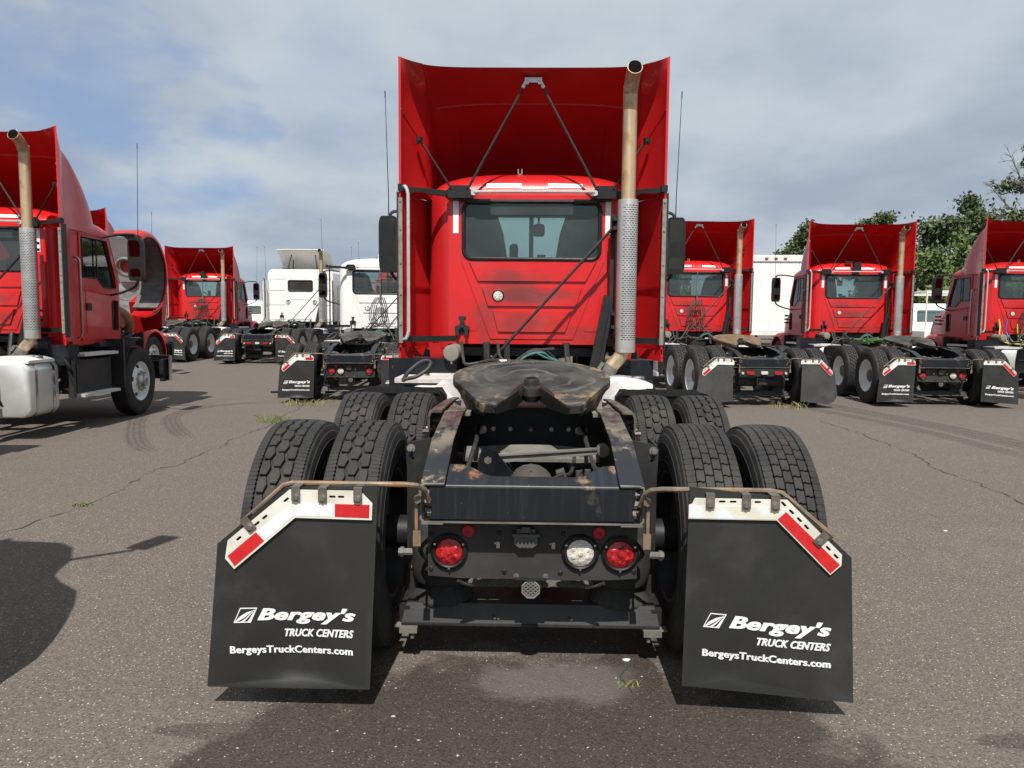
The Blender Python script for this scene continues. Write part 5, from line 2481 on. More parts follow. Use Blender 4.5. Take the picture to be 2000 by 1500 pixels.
    # cab
    if not sleeper:
        cb = p('cab', 'cabshell', body, cab_shell, bev=0, ang=40)
        mt = sooty if body is red else body
        for k, q in enumerate(PANELS):
            part('pressed_panel', f'panel{k}', mt, cb, lambda mb: press(q, mb), bev=.008, seg=3)
        part('panel_border', 'vframe', mt, cb, vframe, bev=.004, seg=2)
        for s in (-1, 1):
            part('pressed_panel', f'tri{s}', mt, cb, lambda mb: side_tri(mb, s), bev=.004, seg=2)
            part('reflective_strip', f'stripside{s}', tape_w, cb, lambda mb: strip_side(mb, s))
            d_ = p('door', f'door{s}', body, lambda mb: door(mb, s), bev=.006, seg=2)
            part('door_window', f'doorglass{s}', clear, d_, lambda mb: door_glass(mb, s))
            part('window_seal', f'doorseal{s}', plastic, d_, lambda mb: door_seal(mb, s))

            def hnd(mb):
                mb.box((CW + .022, 4.34, 1.62), (.02, .12, .10))
                mb.xf(Matrix.Scale(s, 4, (1, 0, 0)))
            part('door_handle', f'doorhandle{s}', plastic, d_, hnd, bev=.01)

            def gh(mb):
                mb.tube(smooth([(CW, 4.06, 2.28), (CW + .06, 4.05, 2.24), (CW + .07, 4.05, 2.1), (CW + .07, 4.05, 1.4), (CW + .06, 4.05, 1.24), (CW, 4.06, 1.2)]), .016, 7)
                mb.xf(Matrix.Scale(s, 4, (1, 0, 0)))
            p('grab_handle', f'doorgrab{s}', steel, gh)
        part('rear_wall_skin', 'wallskin', mt, cb, lambda mb: mb.plate([(-.783, 1.268), (.783, 1.268), (.783, 2.652), (-.783, 2.652)], [rrect(WIN[0] - .002, WIN[1] + .002, WIN[2] - .002, WIN[3] + .002, .085, 6)], .003, RW(YB + .0028)))
        part('rivet', 'rivets', mt, cb, rivets, stuff=True)
        part('reflective_strip', 'roofstripa', tape_w, cb, lambda mb: strip_roof(mb, -.43, -.10))
        part('reflective_strip', 'roofstripb', tape_w, cb, lambda mb: strip_roof(mb, .15, .475))
        wn = p('rear_window', 'rwglass', tint, lambda mb: mb.plate(rrect(*WIN, .085, 6), [], .004, RW(YB + .012)))
        part('window_rubber', 'rwrubber', plastic, wn, window_rubber)
        part('window_lip', 'rwlip', mt, wn, window_lip, bev=.003, seg=1)
        p('windscreen', 'windscreen', clear, lambda mb: mb.add([(-.93, 5.25, 2.0), (.93, 5.25, 2.0), (.90, 4.97, 2.64), (-.90, 4.97, 2.64)], [(0, 1, 2, 3)]))
        p('windscreen_post', 'wspost', plastic, lambda mb: mb.bar((0, 5.24, 2.0), (0, 4.965, 2.64), .05, .03))
        p('dashboard', 'interior', dash, interior)
        p('cab_lining', 'lining', greyin, lining)
        p('seat', 'seats', seatm, seats)
        p('interior_mirror', 'rearview', dash, rear_view, bev=.008)
        wl = p('work_light', 'worklamp', plastic, work_lamp)
        part('lens', 'worklens', lens_w, wl, work_lens)
        p('round_plug', 'plug', mt, plug)
        gb = p('hose_holder', 'glad', black, glad, bev=.005)
        part('button', 'gladred', lens_red2, gb, glad_red)
        p('roof_fitting', 'rooffit', cap_tan, roof_fittings)
        for s in (-1, 1):
            p('cab_bracket', f'cabbr{s}', plastic, lambda mb: brackets(mb, s), bev=.004)
        p('handrail', 'handrail', silver, handrail)
    else:
        cb = p('cab', 'sleepershell', body, sleeper_shell, ang=40)
        part('pressed_panel', 'sleeperpanels', body, cb, sleeper_panels, bev=.008)
        wn = p('rear_window', 'slglass', tint, lambda mb: mb.plate(rrect(-.42, .42, 2.28, 2.64, .05, 4), [], .004, RW(YB + .01)))
        part('window_rubber', 'slrubber', plastic, wn, lambda mb: mb.tube([(a, YB - .004, b) for a, b in rrect(-.42, .42, 2.28, 2.64, .05, 4)], .022, 7, False, True))
        p('round_vent', 'slvents', steel, sleeper_vents)
        df = p('roof_deflector', 'deflector', cream, deflector)
        part('deflector_strut', 'deflstrut', black, df, deflector_struts)
        p('dark_interior_block', 'slinner', seatm, lambda mb: mb.box((0, 4.5, 2.2), (2.1, 1.0, 1.6)))  # solid dark block stands in for the shaded inside of the sleeper
        gb = p('hose_holder', 'glad', black, glad, bev=.005)
    if fairing or sleeper:
        for s in (-1, 1):
            p('side_extender', f'ext{s}', inner if sleeper else redin, lambda mb: extender(mb, s), ang=50)
            p('edge_trim', f'trim{s}', trim if fairing else whitep, lambda mb: edge_trim(mb, s), bev=.002, seg=1)
            p('edge_rubber', f'erub{s}', black, lambda mb: edge_rubber(mb, s), bev=.003, seg=1)
            p('side_skirt', f'skirt{s}', body, lambda mb: skirt(mb, s), bev=.01)
    if fairing:
        fr = p('roof_fairing', 'fairing', inner, fairing_fn, ang=50)
        part('fairing_rib', 'fairrib', inner, fr, fairing_rib)
        part('fairing_seam', 'fairseam', redin, fr, fairing_seam)
        for s in (-1, 1):
            p('fairing_strut', f'strut{s}', black, lambda mb: struts(mb, s))
        p('strut_bracket', 'struttop', steel, strut_top, bev=.004)
        p('strut_pad', 'strutpads', plastic, strut_pads, bev=.004)
    p('grab_handle', 'grab', silver if fairing else black, grab)
    # exhaust
    es = p('exhaust_stack', 'stack', tanpipe, stack, ang=50)
    part('stack_mouth', 'stackplug', blackhole, es, stack_dark_plug)
    part('stack_lip', 'stacklip', tanpipe, es, stack_lip)
    part('clamp', 'clampband', dusty, es, clampband)
    part('flexible_pipe', 'flex', hubm, es, flex)
    hs = p('heat_shield', 'shield', shield, shield_fn)
    part('shield_slot_patch', 'slots', blackhole, hs, slots_fn, stuff=True)
    p('stack_post', 'stackpost', black, stack_post, bev=.004)
    p('stack_leg', 'stackleg', dusty if False else plastic, stack_leg, bev=.01)
    p('brace_rod', 'brace', black, brace)
    # front end
    for s in (-1, 1):
        mh = p('wing_mirror', f'mirror{s}', plastic if True else body, lambda mb: mirror_head(mb, s), bev=.012)
        part('mirror_glass', f'mglass{s}', mirrorm, mh, lambda mb: mirror_glass_fn(mb, s))
        part('mirror_arm', f'marm{s}', black, mh, lambda mb: mirror_arm(mb, s))
        p('antenna', f'ant{s}', black, lambda mb: antenna(mb, s))
    hd = p('hood', 'hood', body, hood_fn, ang=45, bev=0, split=False)
    part('hood_vent', 'hoodvent', black, hd, hood_vent, bev=.006)
    part('grille', 'grille', chrome, hd, grille)
    for s in (-1, 1):
        part('headlight', f'headl{s}', lens_w, hd, lambda mb: headlamp(mb, s))
    p('bumper', 'bumper', chrome if hood_open else plastic, bumper, bev=.01)
    p('bumper_beam', 'bumperback', plastic, bumper_back)
    p('front_axle', 'faxle', black, front_axle)
    if hood_open:
        part('hood_liner', 'liner', pm('hood_liner_grey', (.46, .45, .44), (.30, .29, .28), 3, .5, metal=.3), hd, liner_fn)
        part('hood_liner', 'linskin', pm('hood_liner_dark', (.20, .195, .19), (.13, .125, .12), 3, .7), hd, liner_skin)
        part('heat_foil', 'foil', pm('heat_foil', (.72, .74, .76), (.55, .57, .6), 9, .45, metal=.3), hd, liner_foil)
        part('liner_disc', 'linerdisc', pm('faded_red', (.55, .10, .08), (.5, .09, .07), 5, .6), hd, liner_disc)
        part('liner_ring', 'linerring', pm('liner_ring_grey', (.16, .16, .16), (.12, .12, .12), 5, .7), hd, liner_ring)
        part('wheel_arch_liner', 'fliner', pm('arch_liner', (.085, .085, .082), (.13, .125, .12), 9, .8), hd, fender_liner)
        p('engine', 'engine', black, engine, bev=.01)
        p('turbo_pipe', 'turbo', pm('rusty_turbo', (.34, .15, .07), (.22, .12, .07), 8, .7), turbo)
        piv = Vector((0, 6.66, .98))
        m = Matrix.Translation(piv + Vector((0, 0, .20))) @ Matrix.Rotation(R(-hood_open), 4, 'X') @ Matrix.Translation(-piv)
        hd.matrix_basis = m
    if letter:
        p('tank_letter', 'tankletter', blackhole, lambda mb: put_text(mb, 'A', (.595, .56), (.735, .56), (.595, .42), 2.854, 0, .03), split=False, fixn=False)
    if coil == 'loop':
        p('air_hose', 'coil', hosem, air_coil)
        p('hose_pole', 'coilpost', steel, coil_post)
    if coil == 'colour':
        p('air_hose', 'coil', hosem, air_coil)
        p('hose_pole', 'coilpost', steel, coil_post)
        p('air_hose', 'liney', hosey, line_y, label='yellow air line')
        p('air_hose', 'liner', hoser, line_r, label='red air line')
        p('air_hose', 'lineb', hoseb, line_b, label='blue air line')
    if coil == 'green':
        p('air_hose', 'coil', hosem, air_coil)
        p('hose_pole', 'coilpost', steel, coil_post)
        p('air_hose', 'liney', hoseg, line_y, label='green air line')
    if heap:
        p('air_hose', 'heap', hoseg, line_heap, label='green air line heaped on the deck')
    if box:
        p('roof_box', 'roofbox', plastic, roof_box, bev=.01)
    if strobe:
        p('roof_strobe', 'strobe', whitep, roof_strobe, bev=.01)
    return tk

# ================================================================== SETTING


def gz(x, y):
    """the yard rises very slightly towards the far left"""
    a = min(1, max(0, (y - 15) / 9))
    b = min(1, max(0, (-x - 4) / 4))
    return .16 * a * a * (3 - 2 * a) * b * b * (3 - 2 * b)


def asphalt_mat():
    m = bpy.data.materials.new('asphalt')
    m.use_nodes = True
    t = NT(m.node_tree)
    b = t.n['Principled BSDF']
    co = t.add('ShaderNodeTexCoord').outputs['Object']
    sp = t.add('ShaderNodeSeparateXYZ')
    t.l.new(co, sp.inputs[0])
    x, y = sp.outputs[0], sp.outputs[1]
    big = t.noise(co, .35, 5, .6)
    mid = t.noise(co, 2.2, 6, .6)
    fine = t.noise(co, 90, 4, .6)
    c = t.mix(t.ramp(mid, .3, .7), (.142, .116, .097), (.113, .092, .077))
    c = t.mix(t.ramp(big, .35, .7), c, (.118, .099, .085))
    # stones of the wearing course
    vo = t.add('ShaderNodeTexVoronoi')
    t.l.new(co, vo.inputs['Vector'])
    vo.inputs['Scale'].default_value = 120
    vs = t.add('ShaderNodeSeparateColor')
    t.l.new(vo.outputs['Color'], vs.inputs[0])
    stone = t.mix(vs.outputs[0], (.052, .044, .039), (.19, .160, .135))
    c = t.mix(.5, c, stone)
    lightst = t.math('MULTIPLY', t.ramp(vs.outputs[1], .93, .95), t.ramp(vo.outputs['Distance'], .25, .45, (1, 1, 1), (0, 0, 0)))
    c = t.mix(lightst, c, (.48, .42, .34))
    vo2 = t.add('ShaderNodeTexVoronoi')
    t.l.new(co, vo2.inputs['Vector'])
    vo2.inputs['Scale'].default_value = 38
    v2 = t.add('ShaderNodeSeparateColor')
    t.l.new(vo2.outputs['Color'], v2.inputs[0])
    l2 = t.math('MULTIPLY', t.ramp(v2.outputs[0], .955, .97), t.ramp(vo2.outputs['Distance'], .12, .2, (1, 1, 1), (0, 0, 0)))
    c = t.mix(l2, c, (.46, .41, .33))
    pits = t.ramp(fine, .36, .44, (1, 1, 1), (0, 0, 0))
    c = t.mix(t.math('MULTIPLY', pits, .7), c, (.03, .027, .025))
    # stains: (x, y, rx, ry, strength, noise scale)
    wet = None
    for cx, cy, rx, ry, k, ns in ((.05, 1.90, 1.42, 1.42, .85, 3.0), (-1.6, 1.9, .5, .22, .5, 5), (1.75, 2.1, .45, .16, .55, 5), (.42, 3.05, .16, .26, .9, 8), (-2.2, 2.35, .35, .10, .35, 9),
                                  (.3, 3.6, .7, .5, .5, 4), (-1.15, 2.55, .22, .06, .5, 9), (1.9, 2.6, .3, .07, .5, 10)):
        nz = t.noise(t.mapping(co, (1, 1, 1), (cx * 3.1, cy, 0)), ns, 7, .62)
        dx = t.math('DIVIDE', t.math('SUBTRACT', x, cx), rx)
        dy = t.math('DIVIDE', t.math('SUBTRACT', y, cy), ry)
        d = t.math('SQRT', t.math('ADD', t.math('MULTIPLY', dx, dx), t.math('MULTIPLY', dy, dy)))
        d = t.math('ADD', d, t.math('MULTIPLY', t.math('SUBTRACT', nz, .5), .75))
        g = t.math('MULTIPLY', t.ramp(d, .84, 1.04, (1, 1, 1), (0, 0, 0)), k)
        wet = g if wet is None else t.math('MAXIMUM', wet, g)
    c = t.mix(wet, c, t.mix(1.0, c, (.30, .28, .27), 'MULTIPLY'))
    # pale scuffed patch
    nz = t.noise(co, 5, 7, .65)
    dx = t.math('DIVIDE', t.math('SUBTRACT', x, .12), .45)
    dy = t.math('DIVIDE', t.math('SUBTRACT', y, 2.98), .22)
    d = t.math('ADD', t.math('SQRT', t.math('ADD', t.math('MULTIPLY', dx, dx), t.math('MULTIPLY', dy, dy))), t.math('MULTIPLY', t.math('SUBTRACT', nz, .5), 1.2))
    c = t.mix(t.math('MULTIPLY', t.ramp(d, .5, 1.2, (1, 1, 1), (0, 0, 0)), .24), c, (.26, .245, .225))
    # scattered dark oil spots
    sps = t.ramp(t.noise(t.mapping(co, (1, 1.6, 1), (5, 9, 0)), 3.3, 7, .62), .70, .76)
    c = t.mix(t.math('MULTIPLY', sps, .6), c, (.035, .032, .03))
    t.l.new(c, b.inputs['Base Color'])
    t.l.new(t.mix(wet, (.88, .88, .88), (.7, .7, .7)), b.inputs['Roughness'])
    b.inputs['Specular IOR Level'].default_value = .3
    bp = t.add('ShaderNodeBump')
    bp.inputs['Strength'].default_value = .55
    bp.inputs['Distance'].default_value = .004
    h = t.math('SUBTRACT', t.math('MULTIPLY', fine, .8), vo.outputs['Distance'])
    t.l.new(h, bp.inputs['Height'])
    t.l.new(bp.outputs[0], b.inputs['Normal'])
    return m


def structure(name, me, mat, kind='structure'):
    me.materials.append(mat)
    o = bpy.data.objects.new(name, me)
    COL.objects.link(o)
    o['kind'] = kind
    return o


def build_ground():
    mb = MB()
    xs = [-3000, -300, -60] + [-30 + 1.5 * i for i in range(41)] + [60, 300, 3000]
    ys = [-3000, -200, -20] + [-8 + 1.5 * i for i in range(37)] + [80, 300, 3000]
    rg = [[(x, y, gz(x, y)) for x in xs] for y in ys]
    mb.loft(rg, False, False)
    structure('ground', mb.mesh('ground', 60), asphalt_mat())
    # cracks: thin jagged dark slivers lying in the surface
    rnd = random.Random(21)
    crack = pm('crack_fill', (.030, .027, .024), (.055, .048, .042), 20, .95)

    def ck(pts, w):
        m = MB()
        P = []
        for i in range(len(pts) - 1):
            a, b = Vector((*pts[i], 0)), Vector((*pts[i + 1], 0))
            n = max(3, int((b - a).length / .09))
            nr = (b - a).normalized().cross(Vector((0, 0, 1)))
            for k in range(n):
                P.append(a.lerp(b, k / n) + nr * (rnd.gauss(0, .022) + .05 * math.sin(k * .23 + i)))
        L, Rr = [], []
        for i, p in enumerate(P):
            d = (P[min(i + 1, len(P) - 1)] - P[max(i - 1, 0)]).normalized()
            nn = d.cross(Vector((0, 0, 1)))
            ww = w * max(.10, rnd.gauss(.36, .30))
            z = gz(p.x, p.y) + .004
            L.append((p.x + nn.x * ww, p.y + nn.y * ww, z))
            Rr.append((p.x - nn.x * ww, p.y - nn.y * ww, z))
        m.loft([L, Rr], False, False)
        structure('pavement_crack', m.mesh('pavement_crack'), crack)
    ck([(-3.75, 4.6), (-3.57, 5.67), (-3.65, 7.28), (-3.58, 8.33), (-3.72, 10.61), (-3.99, 12.68), (-4.2, 15)], .011)
    ck([(4.38, 11.36), (4.49, 10.18), (4.23, 7.58), (4.18, 6.88), (4.11, 6.2), (4.3, 5.0)], .012)
    ck([(.44, 3.2), (.40, 2.95), (.46, 2.75)], .006)
    # tyre skids: rubber left on the surface
    sk = bpy.data.materials.new('skid_rubber')
    sk.use_nodes = True
    t = NT(sk.node_tree)
    bs = t.n['Principled BSDF']
    bs.inputs['Base Color'].default_value = (.045, .041, .039, 1)
    bs.inputs['Roughness'].default_value = .85
    uv = t.add('ShaderNodeUVMap')
    co = t.add('ShaderNodeTexCoord').outputs['Object']
    su = t.add('ShaderNodeSeparateXYZ')
    t.l.new(uv.outputs[0], su.inputs[0])
    u = su.outputs[0]
    edge = t.math('MULTIPLY', t.math('MULTIPLY', u, t.math('SUBTRACT', 1.0, u)), 4.0)
    stripes = t.math('ADD', .65, t.math('MULTIPLY', t.math('SINE', t.math('MULTIPLY', u, 26.0)), .35))
    vend = t.math('MULTIPLY', t.math('MULTIPLY', su.outputs[1], t.math('SUBTRACT', 1.0, su.outputs[1])), 4.0)
    grain = t.ramp(t.noise(co, 60, 4, .7), .36, .6)
    al = t.math('MULTIPLY', t.math('MULTIPLY', t.ramp(edge, .0, .45), stripes), t.math('MULTIPLY', grain, t.ramp(vend, 0, .5)))
    t.l.new(t.math('MULTIPLY', al, .42), bs.inputs['Alpha'])

    def skid(pts, w):
        P = smooth([(*p, 0) for p in pts], 8)
        n = len(P)
        me = bpy.data.meshes.new('skid_mark')
        vs, fs, uvs = [], [], []
        for i, p in enumerate(P):
            d = (P[min(i + 1, n - 1)] - P[max(i - 1, 0)]).normalized()
            nn = d.cross(Vector((0, 0, 1)))
            z = gz(p.x, p.y) + .005
            vs += [(p.x + nn.x * w, p.y + nn.y * w, z), (p.x - nn.x * w, p.y - nn.y * w, z)]
            uvs += [(0, i / (n - 1)), (1, i / (n - 1))]
        for i in range(n - 1):
            fs.append((2 * i, 2 * i + 1, 2 * i + 3, 2 * i + 2))
        me.from_pydata(vs, [], fs)
        ul = me.uv_layers.new()
        for lp in me.loops:
            ul.data[lp.index].uv = uvs[lp.vertex_index]
        structure('skid_mark', me, sk)
    skid([(-4.15, 8.0), (-4.57, 8.43), (-5.13, 9.36), (-5.85, 10.81), (-6.1, 11.93), (-5.9, 12.84)], .14)
    skid([(-4.2, 8.9), (-4.71, 9.62), (-5.38, 10.86), (-5.5, 11.78), (-5.2, 12.53), (-4.6, 12.98)], .14)
    skid([(5.1, 14.4), (5.55, 12.6), (5.95, 10.7), (6.1, 8.9), (6.1, 7.6)], .30)
    skid([(4.55, 13.8), (5.1, 12.0), (5.45, 10.3), (5.6, 8.2)], .16)
    # loose grit
    mb = MB()
    for i in range(900):
        y = 1.6 + 9 * rnd.random() ** 2
        x = rnd.uniform(-.75, .75) * y
        s = rnd.uniform(.002, .005) * (1 if rnd.random() < .97 else 1.5)
        a, bq, c = s * rnd.uniform(.7, 1.3), s * rnd.uniform(.7, 1.3), s * .7
        q = [(x + a, y, .001), (x, y + bq, .001), (x - a, y, .001), (x, y - bq, .001), (x + rnd.uniform(-a, a) * .4, y, c + .001)]
        mb.add(q, [(0, 1, 4), (1, 2, 4), (2, 3, 4), (3, 0, 4)])
    structure('loose_grit', mb.mesh('loose_grit', 20), pm('pale_grit', (.48, .43, .36), (.30, .27, .23), 30, .9), 'stuff')


build_ground()

# ================================================================== TRUCKS
GRP = 'semi trucks parked in the yard'
truck('nearest red semi truck seen from behind with lettered mud flaps and greasy coupling plate',
      (0, 3.37, 0), .35, GRP, tread_rr='bar')
truck('red semi truck right of the nearest one with plain unlettered mud flaps',
      (4.02, 13.6, 0), 4.5, GRP, flap='plain', lights='bar', plate=gplate2, coil='loop', small=True)
truck('red semi truck with a black roof box in front of the white box trailer',
      (7.4, 14.0, 0), -1.5, GRP, box=True, heap=True, small=True)
truck('red semi truck at the right edge with yellow, red and blue air lines',
      (11.02, 13.35, 0), -1, GRP, coil='colour', small=True, both=True)
truck('red semi truck at the left edge with its hood tipped open',
      (-6.78, 5.65, 0), 4, GRP, hood_open=68, letter=True)
truck('white day cab semi truck directly left of the nearest red truck',
      (-3.29, 13.6, 0), 4, GRP, body=whitep, fairing=False, lights='three', coil='loop', strobe=True, small=True, both=True)
truck('white sleeper semi truck with a raised roof deflector',
      (-8.05, 22.0, gz(-8.05, 22)), .5, GRP, body=whitep, fairing=False, sleeper=True, lights='bar', small=True, both=True)
truck('red semi truck with a black roof box left of the white sleeper truck',
      (-11.5, 22.3, gz(-11.3, 22.5)), 1.5, GRP, box=True, coil='loop', small=True, both=True)
truck('red semi truck mostly hidden behind the open hood, its fairing side showing',
      (-10.15, 12.4, 0), 3, GRP, small=True)
truck('red semi truck far behind the white day cab, only its roof showing',
      (-4.0, 28.4, 0), 180, GRP, small=True)

# ================================================================== BUILDINGS ON WHEELS BEHIND THE ROW


def box_trailer():
    tk = root('box_trailer', 'tall white box trailer parked behind the row of red trucks on the right', 'trailer', (9.25, 29.0, 0), R(-3))
    w, h = 1.30, 4.0

    def body(mb):
        mb.box((0, 6, (h + 1.0) / 2), (2 * w - .06, 12, h - 1.0))
    p = lambda n, k, m, f, **q: part(n, 'tr' + k, m, tk, f, **q)
    p('trailer_body', 'body', whitep, body)

    def rail(mb):
        mb.box((0, -.02, h - .10), (2 * w, .10, .20))
        mb.box((0, 6, h + .02), (2 * w, 12.1, .05))
        mb.box((0, -.03, 1.05), (2 * w, .12, .14))
        for s in (-1, 1):
            mb.box((s * (w - .04), -.02, 2.5), (.09, .08, 2.8))
    p('corner_frame', 'rail', cream, rail, bev=.01)
    for k in range(7):
        p('wall_panel', f'pan{k}', whitep, lambda mb: mb.box((-w + .22 + .36 * k, -.010, 2.48), (.345, .02, 2.66)), bev=.004, seg=1)
    for x in (-.35, 0, .35):
        p('marker_light', f'mk{x}', lens_red2, lambda mb: mb.box((x, -.09, h - .09), (.12, .04, .05)), bev=.008)

    def bump(mb):
        mb.box((0, .05, .62), (2.3, .10, .12))
        for s in (-1, 1):
            mb.box((s * .6, .1, .8), (.08, .1, .4))
    p('underrun_bar', 'bump', black, bump)
    for y in (1.6, 2.9):
        for s in (-1, 1):
            add_wheel(tk, s * 1.0, y, s, 'dish', 'bar')


box_trailer()


def work_truck(label, loc, rz, rack):
    tk = root('work_truck', label, 'truck', loc, R(rz))
    p = lambda n, k, m, f, **q: part(n, 'wt' + k, m, tk, f, **q)

    def cab(mb):
        sec = [(-2.3, .55), (2.4, .55), (2.45, 1.05), (1.45, 1.25), (.75, 2.05), (.5, 2.12), (-.75, 2.12), (-.85, 1.95), (-.9, 1.25), (-2.3, 1.25)]
        mb.plate(sec, [], 1.9, Matrix.Translation((-.95, 0, 0)) @ SW(0))
    p('truck_body', 'cab', whitep, cab, bev=.07, seg=3)
    p('rear_window', 'rw', tint, lambda mb: mb.plate(rrect(-.70, .70, 1.42, 1.92, .06, 3), [], .02, RW(-.86)))
    for s in (-1, 1):
        def sw(mb):
            mb.plate([(-.6, 1.35), (.95, 1.32), (.6, 1.95), (-.6, 1.98)], [], .012, SW(.95))
            if s < 0:
                mb.mirror()
        p('side_window', f'sw{s}', tint, sw)
    if rack:
        def rk(mb):
            for s in (-1, 1):
                mb.tube([(s * .9, -2.2, 2.45), (s * .9, 1.2, 2.45)], .03, 6)
                for y in (-2.2, -.95, 1.0):
                    mb.tube([(s * .9, y, 1.2 if y < 0 else 2.1), (s * .9, y, 2.45)], .025, 6)
            for y in (-2.2, -.95, 1.0):
                mb.tube([(-.9, y, 2.45), (.9, y, 2.45)], .025, 6)
        p('ladder_rack', 'rack', cream, rk)
    for y in (-1.5, 1.6):
        for s in (-1, 1):
            w_ = add_wheel(tk, s * .85, y, s, 'front', 'bar')
            w_.scale = (.75, .75, .75)
            w_.location.z = TR * .75
    return tk


work_truck('white pickup truck with a ladder rack, seen between the two rightmost red trucks', (13.1, 25, 0), -8, True)
work_truck('plain white pickup truck partly showing between the red truck and white sleeper truck', (-12.9, 33.5, .1), 10, False)


def van():
    """unseen stand-in vehicle just outside the left edge, shaped to cast the foreground shadow"""
    tk = root('shadow_vehicle', 'unseen vehicle left of the camera, added and shaped to cast the foreground shadow', 'van', (-3.72, 0, 0))
    p = lambda n, k, m, f, **q: part(n, 'van' + k, m, tk, f, **q)
    half = [(0, .22), (1.2, .22), (1.50, .25), (1.56, .34), (1.57, .55), (1.53, .80), (1.46, 1.10), (1.37, 1.42), (1.28, 1.66), (1.10, 1.85), (1.00, 2.00), (.97, 2.12), (.92, 2.42), (.80, 2.72), (.66, 2.86), (0, 2.93)]
    ring = half + [(-a, b) for a, b in reversed(half[1:-1])]

    def body(mb):
        rg = []
        for y, k, dz in ((2.72, .985, 0), (2.69, 1, 0), (1.2, 1, .1), (-3.0, 1, .1), (-3.03, .98, .1)):
            rg.append([(a * k, y, b + (dz if b < 1.0 else 0)) for a, b in ring])
        mb.loft(rg)
    p('van_body', 'body', whitep, body, ang=40)
    p('windscreen', 'ws', tint, lambda mb: mb.plate([(-.85, 1.95), (.85, 1.95), (.72, 2.6), (-.72, 2.6)], [], .02, Matrix.Translation((0, 2.74, 0)) @ RW(0)))
    for s in (-1, 1):
        def mr(mb):
            mb.tube([(.88, 2.65, 2.45), (1.20, 2.65, 2.78)], .022, 6)
            mb.box((1.245, 2.65, 3.02), (.15, .06, .36), Matrix.Rotation(R(14), 3, 'Y'))
            if s < 0:
                mb.mirror()
        p('mirror', f'mir{s}', plastic, mr, bev=.02)
        for y in (1.9, -1.8):
            add_wheel(tk, s * 1.25, y, s, 'front', 'bar')
    p('roof_marker', 'horn', chrome, lambda mb: mb.tube([(.20, 2.6, 2.88), (.26, 2.6, 3.1)], .03, 6))


van()

# ================================================================== TREES
leafA = pm('leaf_dark', (.050, .076, .030), (.082, .112, .046), .9, .6, spec=.3)
leafB = pm('leaf_olive', (.072, .096, .040), (.112, .136, .056), .9, .6, spec=.3)
leafC = pm('leaf_light', (.078, .120, .034), (.115, .160, .052), .9, .6, spec=.3)
bark = pm('bark', (.11, .095, .08), (.17, .155, .14), 9, .9, bump=.4, stretch=(1, 1, .2))


